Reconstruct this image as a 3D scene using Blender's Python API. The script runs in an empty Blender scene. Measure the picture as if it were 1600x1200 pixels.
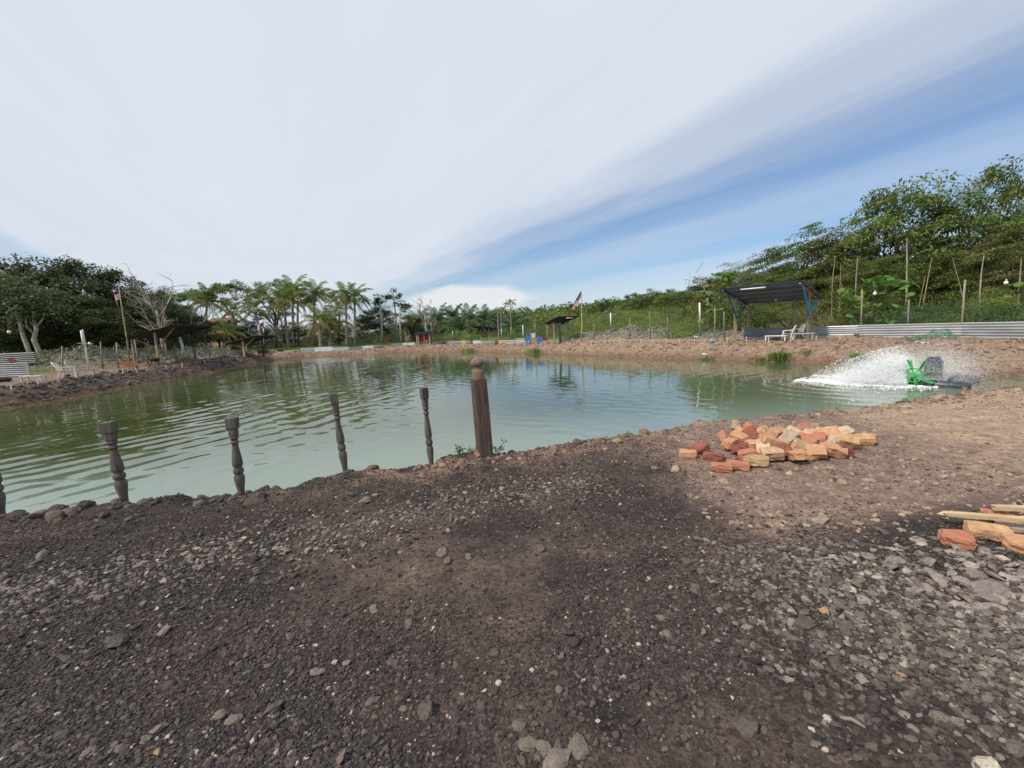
import bpy, bmesh, math, random
import numpy as np
from mathutils import Vector, Matrix, Euler

SC = bpy.context.scene
COL = SC.collection
rng = np.random.default_rng(7)
random.seed(7)
rad = math.radians

# ------------------------------------------------------------------ camera
FPX, PITCH, ROLL, EYE = 660.0, rad(7.4), rad(-2.5), 1.6
cam_data = bpy.data.cameras.new('camera')
cam_data.sensor_width = 36
cam_data.lens = 36 * FPX / 1600
cam_data.clip_start = 0.05
cam_data.clip_end = 3000
cam = bpy.data.objects.new('camera', cam_data)
COL.objects.link(cam)
RM = Matrix.Rotation(math.pi / 2 - PITCH, 3, 'X') @ Matrix.Rotation(ROLL, 3, 'Z')
cam.matrix_world = Matrix.Translation((0, 0, EYE)) @ RM.to_4x4()
SC.camera = cam

# ------------------------------------------------------------------ light
SUN_AZ, SUN_EL = math.atan2(-0.80, -0.55), rad(46)
SUN_DIR = Vector((math.sin(SUN_AZ) * math.cos(SUN_EL), math.cos(SUN_AZ) * math.cos(SUN_EL), math.sin(SUN_EL)))
sun_data = bpy.data.lights.new('sun', 'SUN')
sun_data.energy = 3.4
sun_data.angle = rad(4)
sun_data.color = (1.0, 0.91, 0.79)
sun = bpy.data.objects.new('sun', sun_data)
COL.objects.link(sun)
sun.rotation_euler = (-SUN_DIR).to_track_quat('-Z', 'Y').to_euler()

SC.view_settings.view_transform = 'Standard'
SC.view_settings.look = 'None'
SC.view_settings.exposure = 0.12
SC.view_settings.gamma = 1
SC.view_settings.use_curve_mapping = False

world = bpy.data.worlds.new('World')
SC.world = world
world.use_nodes = True
SKY_STRENGTH = 0.1


def build_world():
    nt = world.node_tree
    N, L = nt.nodes, nt.links
    N.clear()

    def nd(t, **k):
        n = N.new(t)
        for a, b in k.items():
            setattr(n, a, b)
        return n

    def math_(op, a, b=None, c=None, clamp=False):
        n = nd('ShaderNodeMath', operation=op, use_clamp=clamp)
        for i, v in enumerate((a, b, c)):
            if v is None:
                continue
            if isinstance(v, (int, float)):
                n.inputs[i].default_value = v
            else:
                L.new(v, n.inputs[i])
        return n.outputs[0]

    def dot(vec, xyz):
        n = nd('ShaderNodeVectorMath', operation='DOT_PRODUCT')
        L.new(vec, n.inputs[0])
        n.inputs[1].default_value = xyz
        return n.outputs['Value']

    out = nd('ShaderNodeOutputWorld')
    bg = nd('ShaderNodeBackground')
    bg.inputs['Strength'].default_value = SKY_STRENGTH
    L.new(bg.outputs[0], out.inputs[0])
    sky = nd('ShaderNodeTexSky', sky_type='NISHITA')
    sky.sun_disc = False
    sky.sun_elevation = SUN_EL
    sky.sun_rotation = SUN_AZ
    sky.air_density = 1.0
    sky.dust_density = 0.6
    sky.ozone_density = 2.0
    tc = nd('ShaderNodeTexCoord')
    D = tc.outputs['Generated']
    sep = nd('ShaderNodeSeparateXYZ')
    L.new(D, sep.inputs[0])
    dz = math_('MAXIMUM', sep.outputs['Z'], 0.02)
    dd = (-0.4714, 0.8819, 0.0)
    nn = (0.8819, 0.4714, 0.0)
    u = math_('DIVIDE', dot(D, dd), dz)
    v = math_('DIVIDE', dot(D, nn), dz)
    comb = nd('ShaderNodeCombineXYZ')
    L.new(math_('MULTIPLY', u, 0.33), comb.inputs[0])
    L.new(math_('MULTIPLY', v, 1.35), comb.inputs[1])
    n1 = nd('ShaderNodeTexNoise')
    n1.inputs['Scale'].default_value = 1.0
    n1.inputs['Detail'].default_value = 7
    n1.inputs['Roughness'].default_value = 0.55
    n1.inputs['Distortion'].default_value = 0.25
    L.new(comb.outputs[0], n1.inputs['Vector'])
    wob = math_('MULTIPLY', math_('SUBTRACT', n1.outputs[0], 0.5), 1.5)
    v2 = math_('ADD', v, wob)
    t = math_('DIVIDE', math_('ADD', v2, 4.0), 16.0, clamp=True)
    ramp = nd('ShaderNodeValToRGB')
    ramp.color_ramp.interpolation = 'EASE'
    stops = [(-4, .5), (-2.15, .6), (-1.75, .95), (0, 1.0), (1.6, .98), (2.25, .66), (2.7, .30), (3.2, .10), (4.0, .36), (4.7, .28),
             (5.6, .08), (6.6, .38), (8.0, .46), (12, .58)]
    cr = ramp.color_ramp
    while len(cr.elements) < len(stops):
        cr.elements.new(0.5)
    for e, (p, val) in zip(cr.elements, stops):
        e.position = (p + 4) / 16
        e.color = (val, val, val, 1)
    L.new(t, ramp.inputs[0])
    dens = ramp.outputs[0]
    # streaks across the bands
    comb2 = nd('ShaderNodeCombineXYZ')
    L.new(math_('MULTIPLY', u, 0.5), comb2.inputs[0])
    L.new(math_('MULTIPLY', v, 3.2), comb2.inputs[1])
    n2 = nd('ShaderNodeTexNoise')
    n2.inputs['Scale'].default_value = 1.0
    n2.inputs['Detail'].default_value = 8
    n2.inputs['Roughness'].default_value = 0.6
    L.new(comb2.outputs[0], n2.inputs['Vector'])
    dens = math_('ADD', dens, math_('MULTIPLY', math_('SUBTRACT', n2.outputs[0], 0.5), 0.22), clamp=True)
    # a lens of bright low cloud near the horizon
    lens_dir = RM @ Vector(((740 - 800) / FPX, -(468 - 600) / FPX, -1)).normalized()
    side = Vector((lens_dir.y, -lens_dir.x, 0)).normalized()
    a = math_('DIVIDE', dot(D, side), 0.16)
    b = math_('DIVIDE', math_('SUBTRACT', sep.outputs['Z'], lens_dir.z), 0.034)
    n3 = nd('ShaderNodeTexNoise')
    n3.inputs['Scale'].default_value = 9
    n3.inputs['Detail'].default_value = 6
    mp = nd('ShaderNodeMapping')
    mp.inputs['Scale'].default_value = (1, 1, 3)
    L.new(D, mp.inputs[0])
    L.new(mp.outputs[0], n3.inputs['Vector'])
    r2 = math_('ADD', math_('MULTIPLY', a, a), math_('MULTIPLY', b, b))
    r2 = math_('ADD', r2, math_('MULTIPLY', math_('SUBTRACT', n3.outputs[0], 0.5), 1.8))
    lens = math_('MULTIPLY', math_('SMOOTH_MIN', math_('MULTIPLY', math_('SUBTRACT', 1.15, r2), 1.6, clamp=True), 1.0, 0.2), 0.75, clamp=True)
    fwd = math_('GREATER_THAN', dot(D, tuple(lens_dir)), 0.5)
    lens = math_('MULTIPLY', lens, fwd)
    # veil thickens towards the horizon
    hz = math_('MULTIPLY', math_('POWER', math_('SUBTRACT', 1.0, math_('MINIMUM', math_('MULTIPLY', sep.outputs['Z'], 5.0), 1.0), clamp=True), 1.5), 0.42)
    dens = math_('MAXIMUM', dens, math_('ADD', math_('MULTIPLY', dens, 0.6), hz), clamp=True)
    # clear sky blue, lightly tinted
    tint = nd('ShaderNodeMix', data_type='RGBA', blend_type='MULTIPLY')
    tint.inputs['Factor'].default_value = 1
    L.new(sky.outputs[0], tint.inputs[6])
    tint.inputs[7].default_value = (0.84, 0.97, 1.12, 1)
    # cloud colour with soft greyer patches
    n4 = nd('ShaderNodeTexNoise')
    n4.inputs['Scale'].default_value = 1.1
    n4.inputs['Detail'].default_value = 7
    n4.inputs['Roughness'].default_value = .6
    comb3 = nd('ShaderNodeCombineXYZ')
    L.new(math_('MULTIPLY', u, 0.35), comb3.inputs[0])
    L.new(v, comb3.inputs[1])
    L.new(comb3.outputs[0], n4.inputs['Vector'])
    cc = nd('ShaderNodeMix', data_type='RGBA')
    L.new(n4.outputs[0], cc.inputs['Factor'])
    cc.inputs[6].default_value = (6.1, 6.7, 7.6, 1)
    cc.inputs[7].default_value = (7.0, 7.45, 8.15, 1)
    mx = nd('ShaderNodeMix', data_type='RGBA')
    L.new(dens, mx.inputs['Factor'])
    L.new(tint.outputs[2], mx.inputs[6])
    L.new(cc.outputs[2], mx.inputs[7])
    mx2 = nd('ShaderNodeMix', data_type='RGBA')
    L.new(lens, mx2.inputs['Factor'])
    L.new(mx.outputs[2], mx2.inputs[6])
    mx2.inputs[7].default_value = (8.2, 8.2, 8.2, 1)
    L.new(mx2.outputs[2], bg.inputs['Color'])


build_world()

# ------------------------------------------------------------------ pixel to place helpers


def ray(px, py):
    return (RM @ Vector(((px - 800) / FPX, -(py - 600) / FPX, -1))).normalized()


def P(px, py, z):
    d = ray(px, py)
    t = (z - EYE) / d.z
    return Vector((0, 0, EYE)) + d * t


def DP(px, py, depth):
    d = ray(px, py)
    return Vector((0, 0, EYE)) + d * (depth / d.y)


# ------------------------------------------------------------------ noise
def _hash(ix, iy, seed):
    h = (ix.astype(np.int64) * 374761393 + iy.astype(np.int64) * 668265263 + seed * 982451653) & 0x7fffffff
    h = (h ^ (h >> 13)) * 1274126177 & 0x7fffffff
    h = h ^ (h >> 16)
    return (h & 0xffff) / 65535.0


def vnoise(x, y, seed=0):
    x = np.asarray(x, float)
    y = np.asarray(y, float)
    ix, iy = np.floor(x), np.floor(y)
    fx, fy = x - ix, y - iy
    fx = fx * fx * (3 - 2 * fx)
    fy = fy * fy * (3 - 2 * fy)
    a = _hash(ix, iy, seed)
    b = _hash(ix + 1, iy, seed)
    c = _hash(ix, iy + 1, seed)
    d = _hash(ix + 1, iy + 1, seed)
    return (a * (1 - fx) + b * fx) * (1 - fy) + (c * (1 - fx) + d * fx) * fy


def fbm(x, y, seed=0, oct=4, gain=0.5):
    s, a, t = 0, 1.0, 0
    for i in range(oct):
        s = s + a * vnoise(x * 2 ** i, y * 2 ** i, seed + i * 17)
        t += a
        a *= gain
    return s / t


def ss(x, a, b):
    t = np.clip((np.asarray(x, float) - a) / (b - a), 0, 1)
    return t * t * (3 - 2 * t)


# ------------------------------------------------------------------ terrain
WATER_Z = -0.6
LIP_PX = [(0, 812), (100, 800), (195, 789), (300, 780), (400, 766), (470, 748), (540, 737), (620, 733), (700, 717), (757, 712), (820, 703), (900, 690),
          (1000, 678), (1060, 661), (1180, 655), (1280, 643), (1390, 632), (1450, 620), (1540, 610), (1600, 603)]
LIP = [P(x, y, 0.0) for x, y in LIP_PX]
NEAR_W = 0.6
near_line = [(-19, 2.2), (-12, 2.9), (-8, 3.7)] + [(p.x, p.y + NEAR_W) for p in LIP] + [(13, 9.6), (17, 10.2), (21, 10.6)]
far_px = [(1600, 588), (1480, 590), (1440, 587), (1400, 579), (1360, 572), (1280, 568), (1200, 565.5), (1100, 562), (1000, 559), (920, 556), (830, 552), (740, 549.5),
          (663, 549), (600, 552), (520, 556), (480, 557), (437, 561), (380, 572), (344, 580), (300, 587), (250, 597), (200, 605), (100, 625), (0, 641)]
far_line = [(25, 11.4), (21, 12.2)] + [tuple(P(x, y, WATER_Z))[:2] for x, y in far_px] + [(-19.6, 10), (-20, 4)]
POLY = np.array(near_line + far_line)


def pond_sd(x, y):
    """signed distance to the waterline, positive outside the pond"""
    x = np.asarray(x, float)
    y = np.asarray(y, float)
    best = np.full(x.shape, 1e9)
    inside = np.zeros(x.shape, bool)
    n = len(POLY)
    for i in range(n):
        ax, ay = POLY[i]
        bx, by = POLY[(i + 1) % n]
        ex, ey = bx - ax, by - ay
        wx, wy = x - ax, y - ay
        t = np.clip((wx * ex + wy * ey) / (ex * ex + ey * ey + 1e-9), 0, 1)
        d2 = (wx - ex * t) ** 2 + (wy - ey * t) ** 2
        best = np.minimum(best, d2)
        c = ((ay > y) != (by > y))
        with np.errstate(divide='ignore', invalid='ignore'):
            xi = (bx - ax) * (y - ay) / (by - ay + 1e-12) + ax
        inside ^= c & (x < xi)
    d = np.sqrt(best)
    return np.where(inside, -d, d)


MOUNDS = []


def add_mound(px, depth, h, sx, sy):
    p = DP(px, 520, depth)
    MOUNDS.append((p.x, p.y, h, sx, sy))


for px, dp, h, sx, sy in [(75, 29, 1.1, 2.2, 1.6), (120, 29, 1.25, 2.4, 1.6), (170, 31, 1.1, 2.6, 1.6), (225, 33, .95, 2.6, 1.6), (290, 37, .8, 2.6, 1.6), (325, 41, .7, 2.5, 1.5),
                          (950, 36, .75, 2.2, 1.2), (985, 34, .85, 1.6, 1.1), (1030, 33, .8, 1.3, 1.1), (915, 39, .6, 1.8, 1.2), (1110, 29, .4, 1.2, .9), (1140, 28, .45, 1.2, .9)]:
    add_mound(px, dp, h, sx, sy)


def H(x, y):
    x = np.asarray(x, float)
    y = np.asarray(y, float)
    sd = pond_sd(x, y)
    near = ss(y, 12.5, 10.5) * ss(x, 30, 22)
    B = 0.1 * ss(y, 10, 15) + 0.3 * ss(x, -2, 11) * ss(y, 10.8, 14) * ss(y, 75, 45)
    w = 1.5 + 2.4 * ss(x, 14.6, 17.5) * ss(y, 10.5, 12)
    w = w * (1 - near) + NEAR_W * near
    t = np.clip(sd / w, 0, 1)
    prof = np.where(near > .5, t ** 0.8, 1 - (1 - t) ** 1.6)
    rough = (fbm(x * 1.7, y * 1.7, 3, 4, .6) - .5)
    z_out = WATER_Z + prof * (B - WATER_Z)
    bank = np.exp(-((sd - w * .75) / (w * .8)) ** 2)
    z_out = z_out + bank * rough * np.where(near > .5, 0.17, 0.5) + (1 - bank) * rough * 0.05 * ss(sd, 0, 2)
    clod = np.maximum(vnoise(x * 5.5, y * 5.5, 21) - .55, 0) * np.exp(-((sd - w * .9) / .35) ** 2)
    z_out = z_out + clod * np.where(near > .5, 0.16, 0.3)
    m = 0
    for mx, my, h, sx, sy in MOUNDS:
        e = ((x - mx) / sx) ** 2 + ((y - my) / sy) ** 2
        m = np.maximum(m, h * np.exp(-e) * (0.75 + 0.6 * fbm(x * 1.3, y * 1.3, 9, 4, .6)))
    z_out = z_out + m
    hill = ss(y, 58, 135) * (3.8 + 4.2 * ss(x, 0, 60)) * ss(x, -30, 5)
    z_out = z_out + hill * (0.85 + .3 * fbm(x * .03, y * .03, 5, 3))
    z_out = z_out + near * ss(sd, .2, 1.5) * ((fbm(x * .8, y * .8, 31, 3) - .5) * .05 + (fbm(x * 7, y * 7, 33, 3, .6) - .5) * .018)
    z_in = WATER_Z - np.clip(-sd * .45, 0, 1.2) - .0 * x
    return np.where(sd > 0, np.maximum(z_out, WATER_Z + np.minimum(sd * .2, .08)), z_in)


def Hs(x, y):
    return float(H(np.array([x]), np.array([y]))[0])


def G(px, py, maxd=120):
    """first point where the ray through a pixel meets the ground"""
    d = ray(px, py)
    o = Vector((0, 0, EYE))
    ts = 1.2 * (maxd / 1.2) ** (np.linspace(0, 1, 900))
    X, Y, Z = o.x + d.x * ts, o.y + d.y * ts, o.z + d.z * ts
    hit = np.where((Z <= H(X, Y)))[0]
    if len(hit) == 0:
        return o + d * maxd
    i = max(hit[0], 1)
    lo, hi = ts[i - 1], ts[i]
    for _ in range(12):
        m = .5 * (lo + hi)
        if o.z + d.z * m <= Hs(o.x + d.x * m, o.y + d.y * m):
            hi = m
        else:
            lo = m
    return o + d * hi


# ------------------------------------------------------------------ object helpers
def tag(o, label=None, cat=None, group=None, kind=None):
    if label:
        o['label'] = label
    if cat:
        o['category'] = cat
    if group:
        o['group'] = group
    if kind:
        o['kind'] = kind
    return o


def thing(name, label, cat, loc=(0, 0, 0), rotz=0.0, group=None, rot=None):
    o = bpy.data.objects.new(name, None)
    o.empty_display_size = .1
    COL.objects.link(o)
    o.location = loc
    o.rotation_euler = rot if rot else (0, 0, rotz)
    return tag(o, label, cat, group)


class MB:
    def __init__(s):
        s.v, s.f, s.m = [], [], []
        s.mi = 0

    def add(s, V, F):
        b = len(s.v)
        s.v += [tuple(p) for p in V]
        for f in F:
            s.f.append([i + b for i in f])
            s.m.append(s.mi)
        return s

    def box(s, c, size, rot=None):
        hx, hy, hz = size[0] / 2, size[1] / 2, size[2] / 2
        V = [Vector((x, y, z)) for x in (-hx, hx) for y in (-hy, hy) for z in (-hz, hz)]
        if rot is not None:
            V = [rot @ p for p in V]
        c = Vector(c)
        V = [p + c for p in V]
        return s.add(V, [(0, 1, 3, 2), (4, 6, 7, 5), (0, 4, 5, 1), (2, 3, 7, 6), (0, 2, 6, 4), (1, 5, 7, 3)])

    def bar(s, a, b, w, h=None, up=Vector((0, 0, 1))):
        """square section bar from a to b"""
        a, b = Vector(a), Vector(b)
        d = (b - a)
        L = d.length
        d = d / L
        if abs(d.dot(up)) > .98:
            up = Vector((0, 1, 0))
        x = d.cross(up).normalized()
        y = x.cross(d)
        h = h or w
        R = Matrix((x, d, y)).transposed()
        return s.box((a + b) / 2, (w, L, h), R)

    def tube(s, pts, radii, n=6, cap=True):
        pts = [Vector(p) for p in pts]
        if isinstance(radii, (int, float)):
            radii = [radii] * len(pts)
        V, F = [], []
        ref = Vector((0.31, 0.17, 0.93))
        for i, p in enumerate(pts):
            d = (pts[min(i + 1, len(pts) - 1)] - pts[max(i - 1, 0)]).normalized()
            if abs(d.dot(ref)) > .95:
                ref = Vector((0.9, .3, .1))
            x = d.cross(ref).normalized()
            y = d.cross(x)
            for k in range(n):
                a = 2 * math.pi * k / n
                V.append(p + (x * math.cos(a) + y * math.sin(a)) * radii[i])
        for i in range(len(pts) - 1):
            for k in range(n):
                k2 = (k + 1) % n
                F.append((i * n + k, i * n + k2, (i + 1) * n + k2, (i + 1) * n + k))
        if cap:
            F.append(tuple(range(n))[::-1])
            F.append(tuple(range((len(pts) - 1) * n, len(pts) * n)))
        return s.add(V, F)

    def lathe(s, prof, n=16, c=(0, 0, 0)):
        V, F = [], []
        for r, z in prof:
            for k in range(n):
                a = 2 * math.pi * k / n
                V.append((c[0] + r * math.cos(a), c[1] + r * math.sin(a), c[2] + z))
        m = len(prof)
        for i in range(m - 1):
            for k in range(n):
                k2 = (k + 1) % n
                F.append((i * n + k, i * n + k2, (i + 1) * n + k2, (i + 1) * n + k))
        F.append(tuple(range(n))[::-1])
        F.append(tuple(range((m - 1) * n, m * n)))
        return s.add(V, F)

    def mesh(s, name, mats, smooth=False):
        me = bpy.data.meshes.new(name)
        me.from_pydata(s.v, [], s.f)
        for m in (mats if isinstance(mats, (list, tuple)) else [mats]):
            me.materials.append(m)
        if s.m and max(s.m) > 0:
            me.polygons.foreach_set('material_index', s.m)
        if smooth:
            me.polygons.foreach_set('use_smooth', [True] * len(me.polygons))
        me.update()
        return me

    def obj(s, name, mats, parent=None, smooth=False, world=False):
        if world and parent is not None:
            s.v = [tuple(Vector(p) - Vector(parent.location)) for p in s.v]
        return link(name, s.mesh(name, mats, smooth), parent)


def link(name, me, parent=None, mat=None, loc=None, rot=None, scale=None):
    o = bpy.data.objects.new(name, me)
    COL.objects.link(o)
    if parent is not None:
        o.parent = parent
    if mat is not None:
        o.material_slots[0].link = 'OBJECT'
        o.material_slots[0].material = mat
    if loc is not None:
        o.location = loc
    if rot is not None:
        o.rotation_euler = rot
    if scale is not None:
        o.scale = scale
    return o


def copy_tree(o, parent=None):
    c = o.copy()
    COL.objects.link(c)
    if parent is not None:
        c.parent = parent
    for ch in list(o.children):
        copy_tree(ch, c)
    return c


# ------------------------------------------------------------------ materials
MATS = {}


def mat(name, col=(.5, .5, .5), rough=.7, var=.25, scale=8.0, col2=None, bump=0.0, bscale=None, metal=0.0, spec=.3, stretch=(1, 1, 1), coat=0):
    """two-tone noise coloured principled material"""
    if name in MATS:
        return MATS[name]
    m = bpy.data.materials.new(name)
    m.use_nodes = True
    N, L = m.node_tree.nodes, m.node_tree.links
    b = N['Principled BSDF']
    b.inputs['Roughness'].default_value = rough
    b.inputs['Metallic'].default_value = metal
    b.inputs['Specular IOR Level'].default_value = spec
    tc = N.new('ShaderNodeTexCoord')
    mp = N.new('ShaderNodeMapping')
    mp.inputs['Scale'].default_value = stretch
    L.new(tc.outputs['Object'], mp.inputs[0])
    oi = N.new('ShaderNodeObjectInfo')
    n = N.new('ShaderNodeTexNoise')
    n.noise_dimensions = '4D'
    n.inputs['Scale'].default_value = scale
    n.inputs['Detail'].default_value = 6
    n.inputs['Roughness'].default_value = .6
    L.new(mp.outputs[0], n.inputs['Vector'])
    mu = N.new('ShaderNodeMath')
    mu.operation = 'MULTIPLY'
    mu.inputs[1].default_value = 50
    L.new(oi.outputs['Random'], mu.inputs[0])
    L.new(mu.outputs[0], n.inputs['W'])
    mx = N.new('ShaderNodeMix')
    mx.data_type = 'RGBA'
    r = N.new('ShaderNodeMapRange')
    r.inputs[1].default_value = .3
    r.inputs[2].default_value = .7
    L.new(n.outputs[0], r.inputs[0])
    L.new(r.outputs[0], mx.inputs['Factor'])
    c2 = col2 or tuple(c * (1 + var) for c in col)
    c1 = tuple(c * (1 - var) for c in col) if not col2 else col
    mx.inputs[6].default_value = (*c1, 1)
    mx.inputs[7].default_value = (*c2, 1)
    L.new(mx.outputs[2], b.inputs['Base Color'])
    if bump:
        n2 = N.new('ShaderNodeTexNoise')
        n2.inputs['Scale'].default_value = bscale or scale * 4
        n2.inputs['Detail'].default_value = 5
        L.new(mp.outputs[0], n2.inputs['Vector'])
        bp = N.new('ShaderNodeBump')
        bp.inputs['Strength'].default_value = bump
        bp.inputs['Distance'].default_value = .02
        L.new(n2.outputs[0], bp.inputs['Height'])
        L.new(bp.outputs[0], b.inputs['Normal'])
    MATS[name] = m
    return m


def leaf_mat(name, a, b, trans=.35):
    if name in MATS:
        return MATS[name]
    m = bpy.data.materials.new(name)
    m.use_nodes = True
    N, L = m.node_tree.nodes, m.node_tree.links
    N.clear()
    out = N.new('ShaderNodeOutputMaterial')
    at = N.new('ShaderNodeAttribute')
    at.attribute_name = 'tint'
    oi = N.new('ShaderNodeObjectInfo')
    sp = N.new('ShaderNodeSeparateColor')
    L.new(at.outputs['Color'], sp.inputs[0])
    ad = N.new('ShaderNodeMath')
    ad.operation = 'MULTIPLY_ADD'
    ad.inputs[1].default_value = .35
    L.new(oi.outputs['Random'], ad.inputs[0])
    L.new(sp.outputs[0], ad.inputs[2])
    sb = N.new('ShaderNodeMath')
    sb.operation = 'SUBTRACT'
    sb.use_clamp = True
    L.new(ad.outputs[0], sb.inputs[0])
    sb.inputs[1].default_value = .17
    mx = N.new('ShaderNodeMix')
    mx.data_type = 'RGBA'
    L.new(sb.outputs[0], mx.inputs['Factor'])
    mx.inputs[6].default_value = (*a, 1)
    mx.inputs[7].default_value = (*b, 1)
    # rare dry leaves
    mx2 = N.new('ShaderNodeMix')
    mx2.data_type = 'RGBA'
    L.new(sp.outputs[1], mx2.inputs['Factor'])
    L.new(mx.outputs[2], mx2.inputs[6])
    mx2.inputs[7].default_value = (.2, .16, .05, 1)
    d = N.new('ShaderNodeBsdfPrincipled')
    d.inputs['Roughness'].default_value = .55
    d.inputs['Specular IOR Level'].default_value = .25
    L.new(mx2.outputs[2], d.inputs['Base Color'])
    t = N.new('ShaderNodeBsdfTranslucent')
    L.new(mx2.outputs[2], t.inputs['Color'])
    ms = N.new('ShaderNodeMixShader')
    ms.inputs[0].default_value = trans
    L.new(d.outputs[0], ms.inputs[1])
    L.new(t.outputs[0], ms.inputs[2])
    L.new(ms.outputs[0], out.inputs[0])
    MATS[name] = m
    return m


def ground_mat():
    m = bpy.data.materials.new('soil')
    m.use_nodes = True
    N, L = m.node_tree.nodes, m.node_tree.links
    b = N['Principled BSDF']
    b.inputs['Roughness'].default_value = .92
    b.inputs['Specular IOR Level'].default_value = .15
    at = N.new('ShaderNodeAttribute')
    at.attribute_name = 'soil_colour'
    tc = N.new('ShaderNodeTexCoord')
    n = N.new('ShaderNodeTexNoise')
    n.inputs['Scale'].default_value = 5
    n.inputs['Detail'].default_value = 12
    n.inputs['Roughness'].default_value = .72
    L.new(tc.outputs['Object'], n.inputs['Vector'])
    r = N.new('ShaderNodeMapRange')
    r.inputs[1].default_value = .3
    r.inputs[2].default_value = .7
    r.inputs[3].default_value = .55
    r.inputs[4].default_value = 1.45
    L.new(n.outputs[0], r.inputs[0])
    n3 = N.new('ShaderNodeTexVoronoi')
    n3.inputs['Scale'].default_value = 55
    L.new(tc.outputs['Object'], n3.inputs['Vector'])
    r3 = N.new('ShaderNodeSeparateColor')
    L.new(n3.outputs['Color'], r3.inputs[0])
    r4 = N.new('ShaderNodeMapRange')
    r4.inputs[3].default_value = .65
    r4.inputs[4].default_value = 1.35
    L.new(r3.outputs[0], r4.inputs[0])
    mm = N.new('ShaderNodeMath')
    mm.operation = 'MULTIPLY'
    L.new(r.outputs[0], mm.inputs[0])
    L.new(r4.outputs[0], mm.inputs[1])
    mx = N.new('ShaderNodeMix')
    mx.data_type = 'RGBA'
    mx.blend_type = 'MULTIPLY'
    mx.inputs['Factor'].default_value = 1
    L.new(at.outputs['Color'], mx.inputs[6])
    L.new(mm.outputs[0], mx.inputs[7])
    L.new(mx.outputs[2], b.inputs['Base Color'])
    n2 = N.new('ShaderNodeTexNoise')
    n2.inputs['Scale'].default_value = 28
    n2.inputs['Detail'].default_value = 8
    n2.inputs['Roughness'].default_value = .7
    L.new(tc.outputs['Object'], n2.inputs['Vector'])
    bp = N.new('ShaderNodeBump')
    bp.inputs['Strength'].default_value = .9
    bp.inputs['Distance'].default_value = .025
    L.new(n2.outputs[0], bp.inputs['Height'])
    bp2 = N.new('ShaderNodeBump')
    bp2.inputs['Strength'].default_value = .8
    bp2.inputs['Distance'].default_value = .008
    L.new(n3.outputs['Distance'], bp2.inputs['Height'])
    L.new(bp.outputs[0], bp2.inputs['Normal'])
    L.new(bp2.outputs[0], b.inputs['Normal'])
    return m


def tint_mat(name, rough=.85, bump=.5, scale=60):
    """instances coloured by their own tint attribute"""
    m = bpy.data.materials.new(name)
    m.use_nodes = True
    N, L = m.node_tree.nodes, m.node_tree.links
    b = N['Principled BSDF']
    b.inputs['Roughness'].default_value = rough
    b.inputs['Specular IOR Level'].default_value = .2
    at = N.new('ShaderNodeAttribute')
    at.attribute_type = 'INSTANCER'
    at.attribute_name = 'tint'
    tc = N.new('ShaderNodeTexCoord')
    n = N.new('ShaderNodeTexNoise')
    n.inputs['Scale'].default_value = 3
    n.inputs['Detail'].default_value = 6
    L.new(tc.outputs['Object'], n.inputs['Vector'])
    r = N.new('ShaderNodeMapRange')
    r.inputs[1].default_value = .3
    r.inputs[2].default_value = .7
    r.inputs[3].default_value = .65
    r.inputs[4].default_value = 1.35
    L.new(n.outputs[0], r.inputs[0])
    mx = N.new('ShaderNodeMix')
    mx.data_type = 'RGBA'
    mx.blend_type = 'MULTIPLY'
    mx.inputs['Factor'].default_value = 1
    L.new(at.outputs['Color'], mx.inputs[6])
    L.new(r.outputs[0], mx.inputs[7])
    L.new(mx.outputs[2], b.inputs['Base Color'])
    return m


def net_mat():
    m = bpy.data.materials.new('green_net')
    m.use_nodes = True
    N, L = m.node_tree.nodes, m.node_tree.links
    N.clear()
    out = N.new('ShaderNodeOutputMaterial')
    d = N.new('ShaderNodeBsdfDiffuse')
    d.inputs[0].default_value = (.02, .16, .09, 1)
    t = N.new('ShaderNodeBsdfTransparent')
    tc = N.new('ShaderNodeTexCoord')
    n = N.new('ShaderNodeTexNoise')
    n.inputs['Scale'].default_value = 1.2
    n.inputs['Detail'].default_value = 5
    L.new(tc.outputs['Object'], n.inputs['Vector'])
    r = N.new('ShaderNodeMapRange')
    r.inputs[1].default_value = .35
    r.inputs[2].default_value = .7
    r.inputs[3].default_value = .03
    r.inputs[4].default_value = .2
    L.new(n.outputs[0], r.inputs[0])
    ms = N.new('ShaderNodeMixShader')
    L.new(r.outputs[0], ms.inputs[0])
    L.new(t.outputs[0], ms.inputs[1])
    L.new(d.outputs[0], ms.inputs[2])
    L.new(ms.outputs[0], out.inputs[0])
    return m


M_soil = ground_mat()
M_net = net_mat()
M_old_wood = mat('weathered_wood', (.115, .096, .085), .85, .5, 6, bump=.5, stretch=(6, 6, 1))
M_newel = mat('brown_wood', (.105, .074, .058), .85, .55, 5, bump=.8, stretch=(9, 9, .6))
M_newel_top = mat('bare_wood', (.20, .142, .10), .8, .25, 6, bump=.3, stretch=(3, 3, 1))
M_pole = mat('pale_timber', (.30, .24, .17), .85, .3, 3, stretch=(5, 5, 1))
M_grey_pole = mat('grey_timber', (.20, .18, .155), .85, .35, 3, stretch=(5, 5, 1))
M_bamboo = mat('bamboo', (.33, .30, .13), .6, .3, 3)
M_dark_post = mat('dark_post', (.05, .05, .045), .8, .3, 4)
M_white_paint = mat('white_paint', (.75, .75, .73), .5, .08, 4)
M_plank = mat('raw_plank', (.52, .38, .22), .75, .18, 4, bump=.2, stretch=(1, 8, 8))
M_blue = mat('blue_steel', (.018, .10, .25), .45, .2, 4)
M_blue_b = mat('bright_blue_steel', (.03, .30, .62), .45, .15, 4)
M_blue_board = mat('blue_board', (.06, .18, .50), .6, .2, 2)
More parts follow.
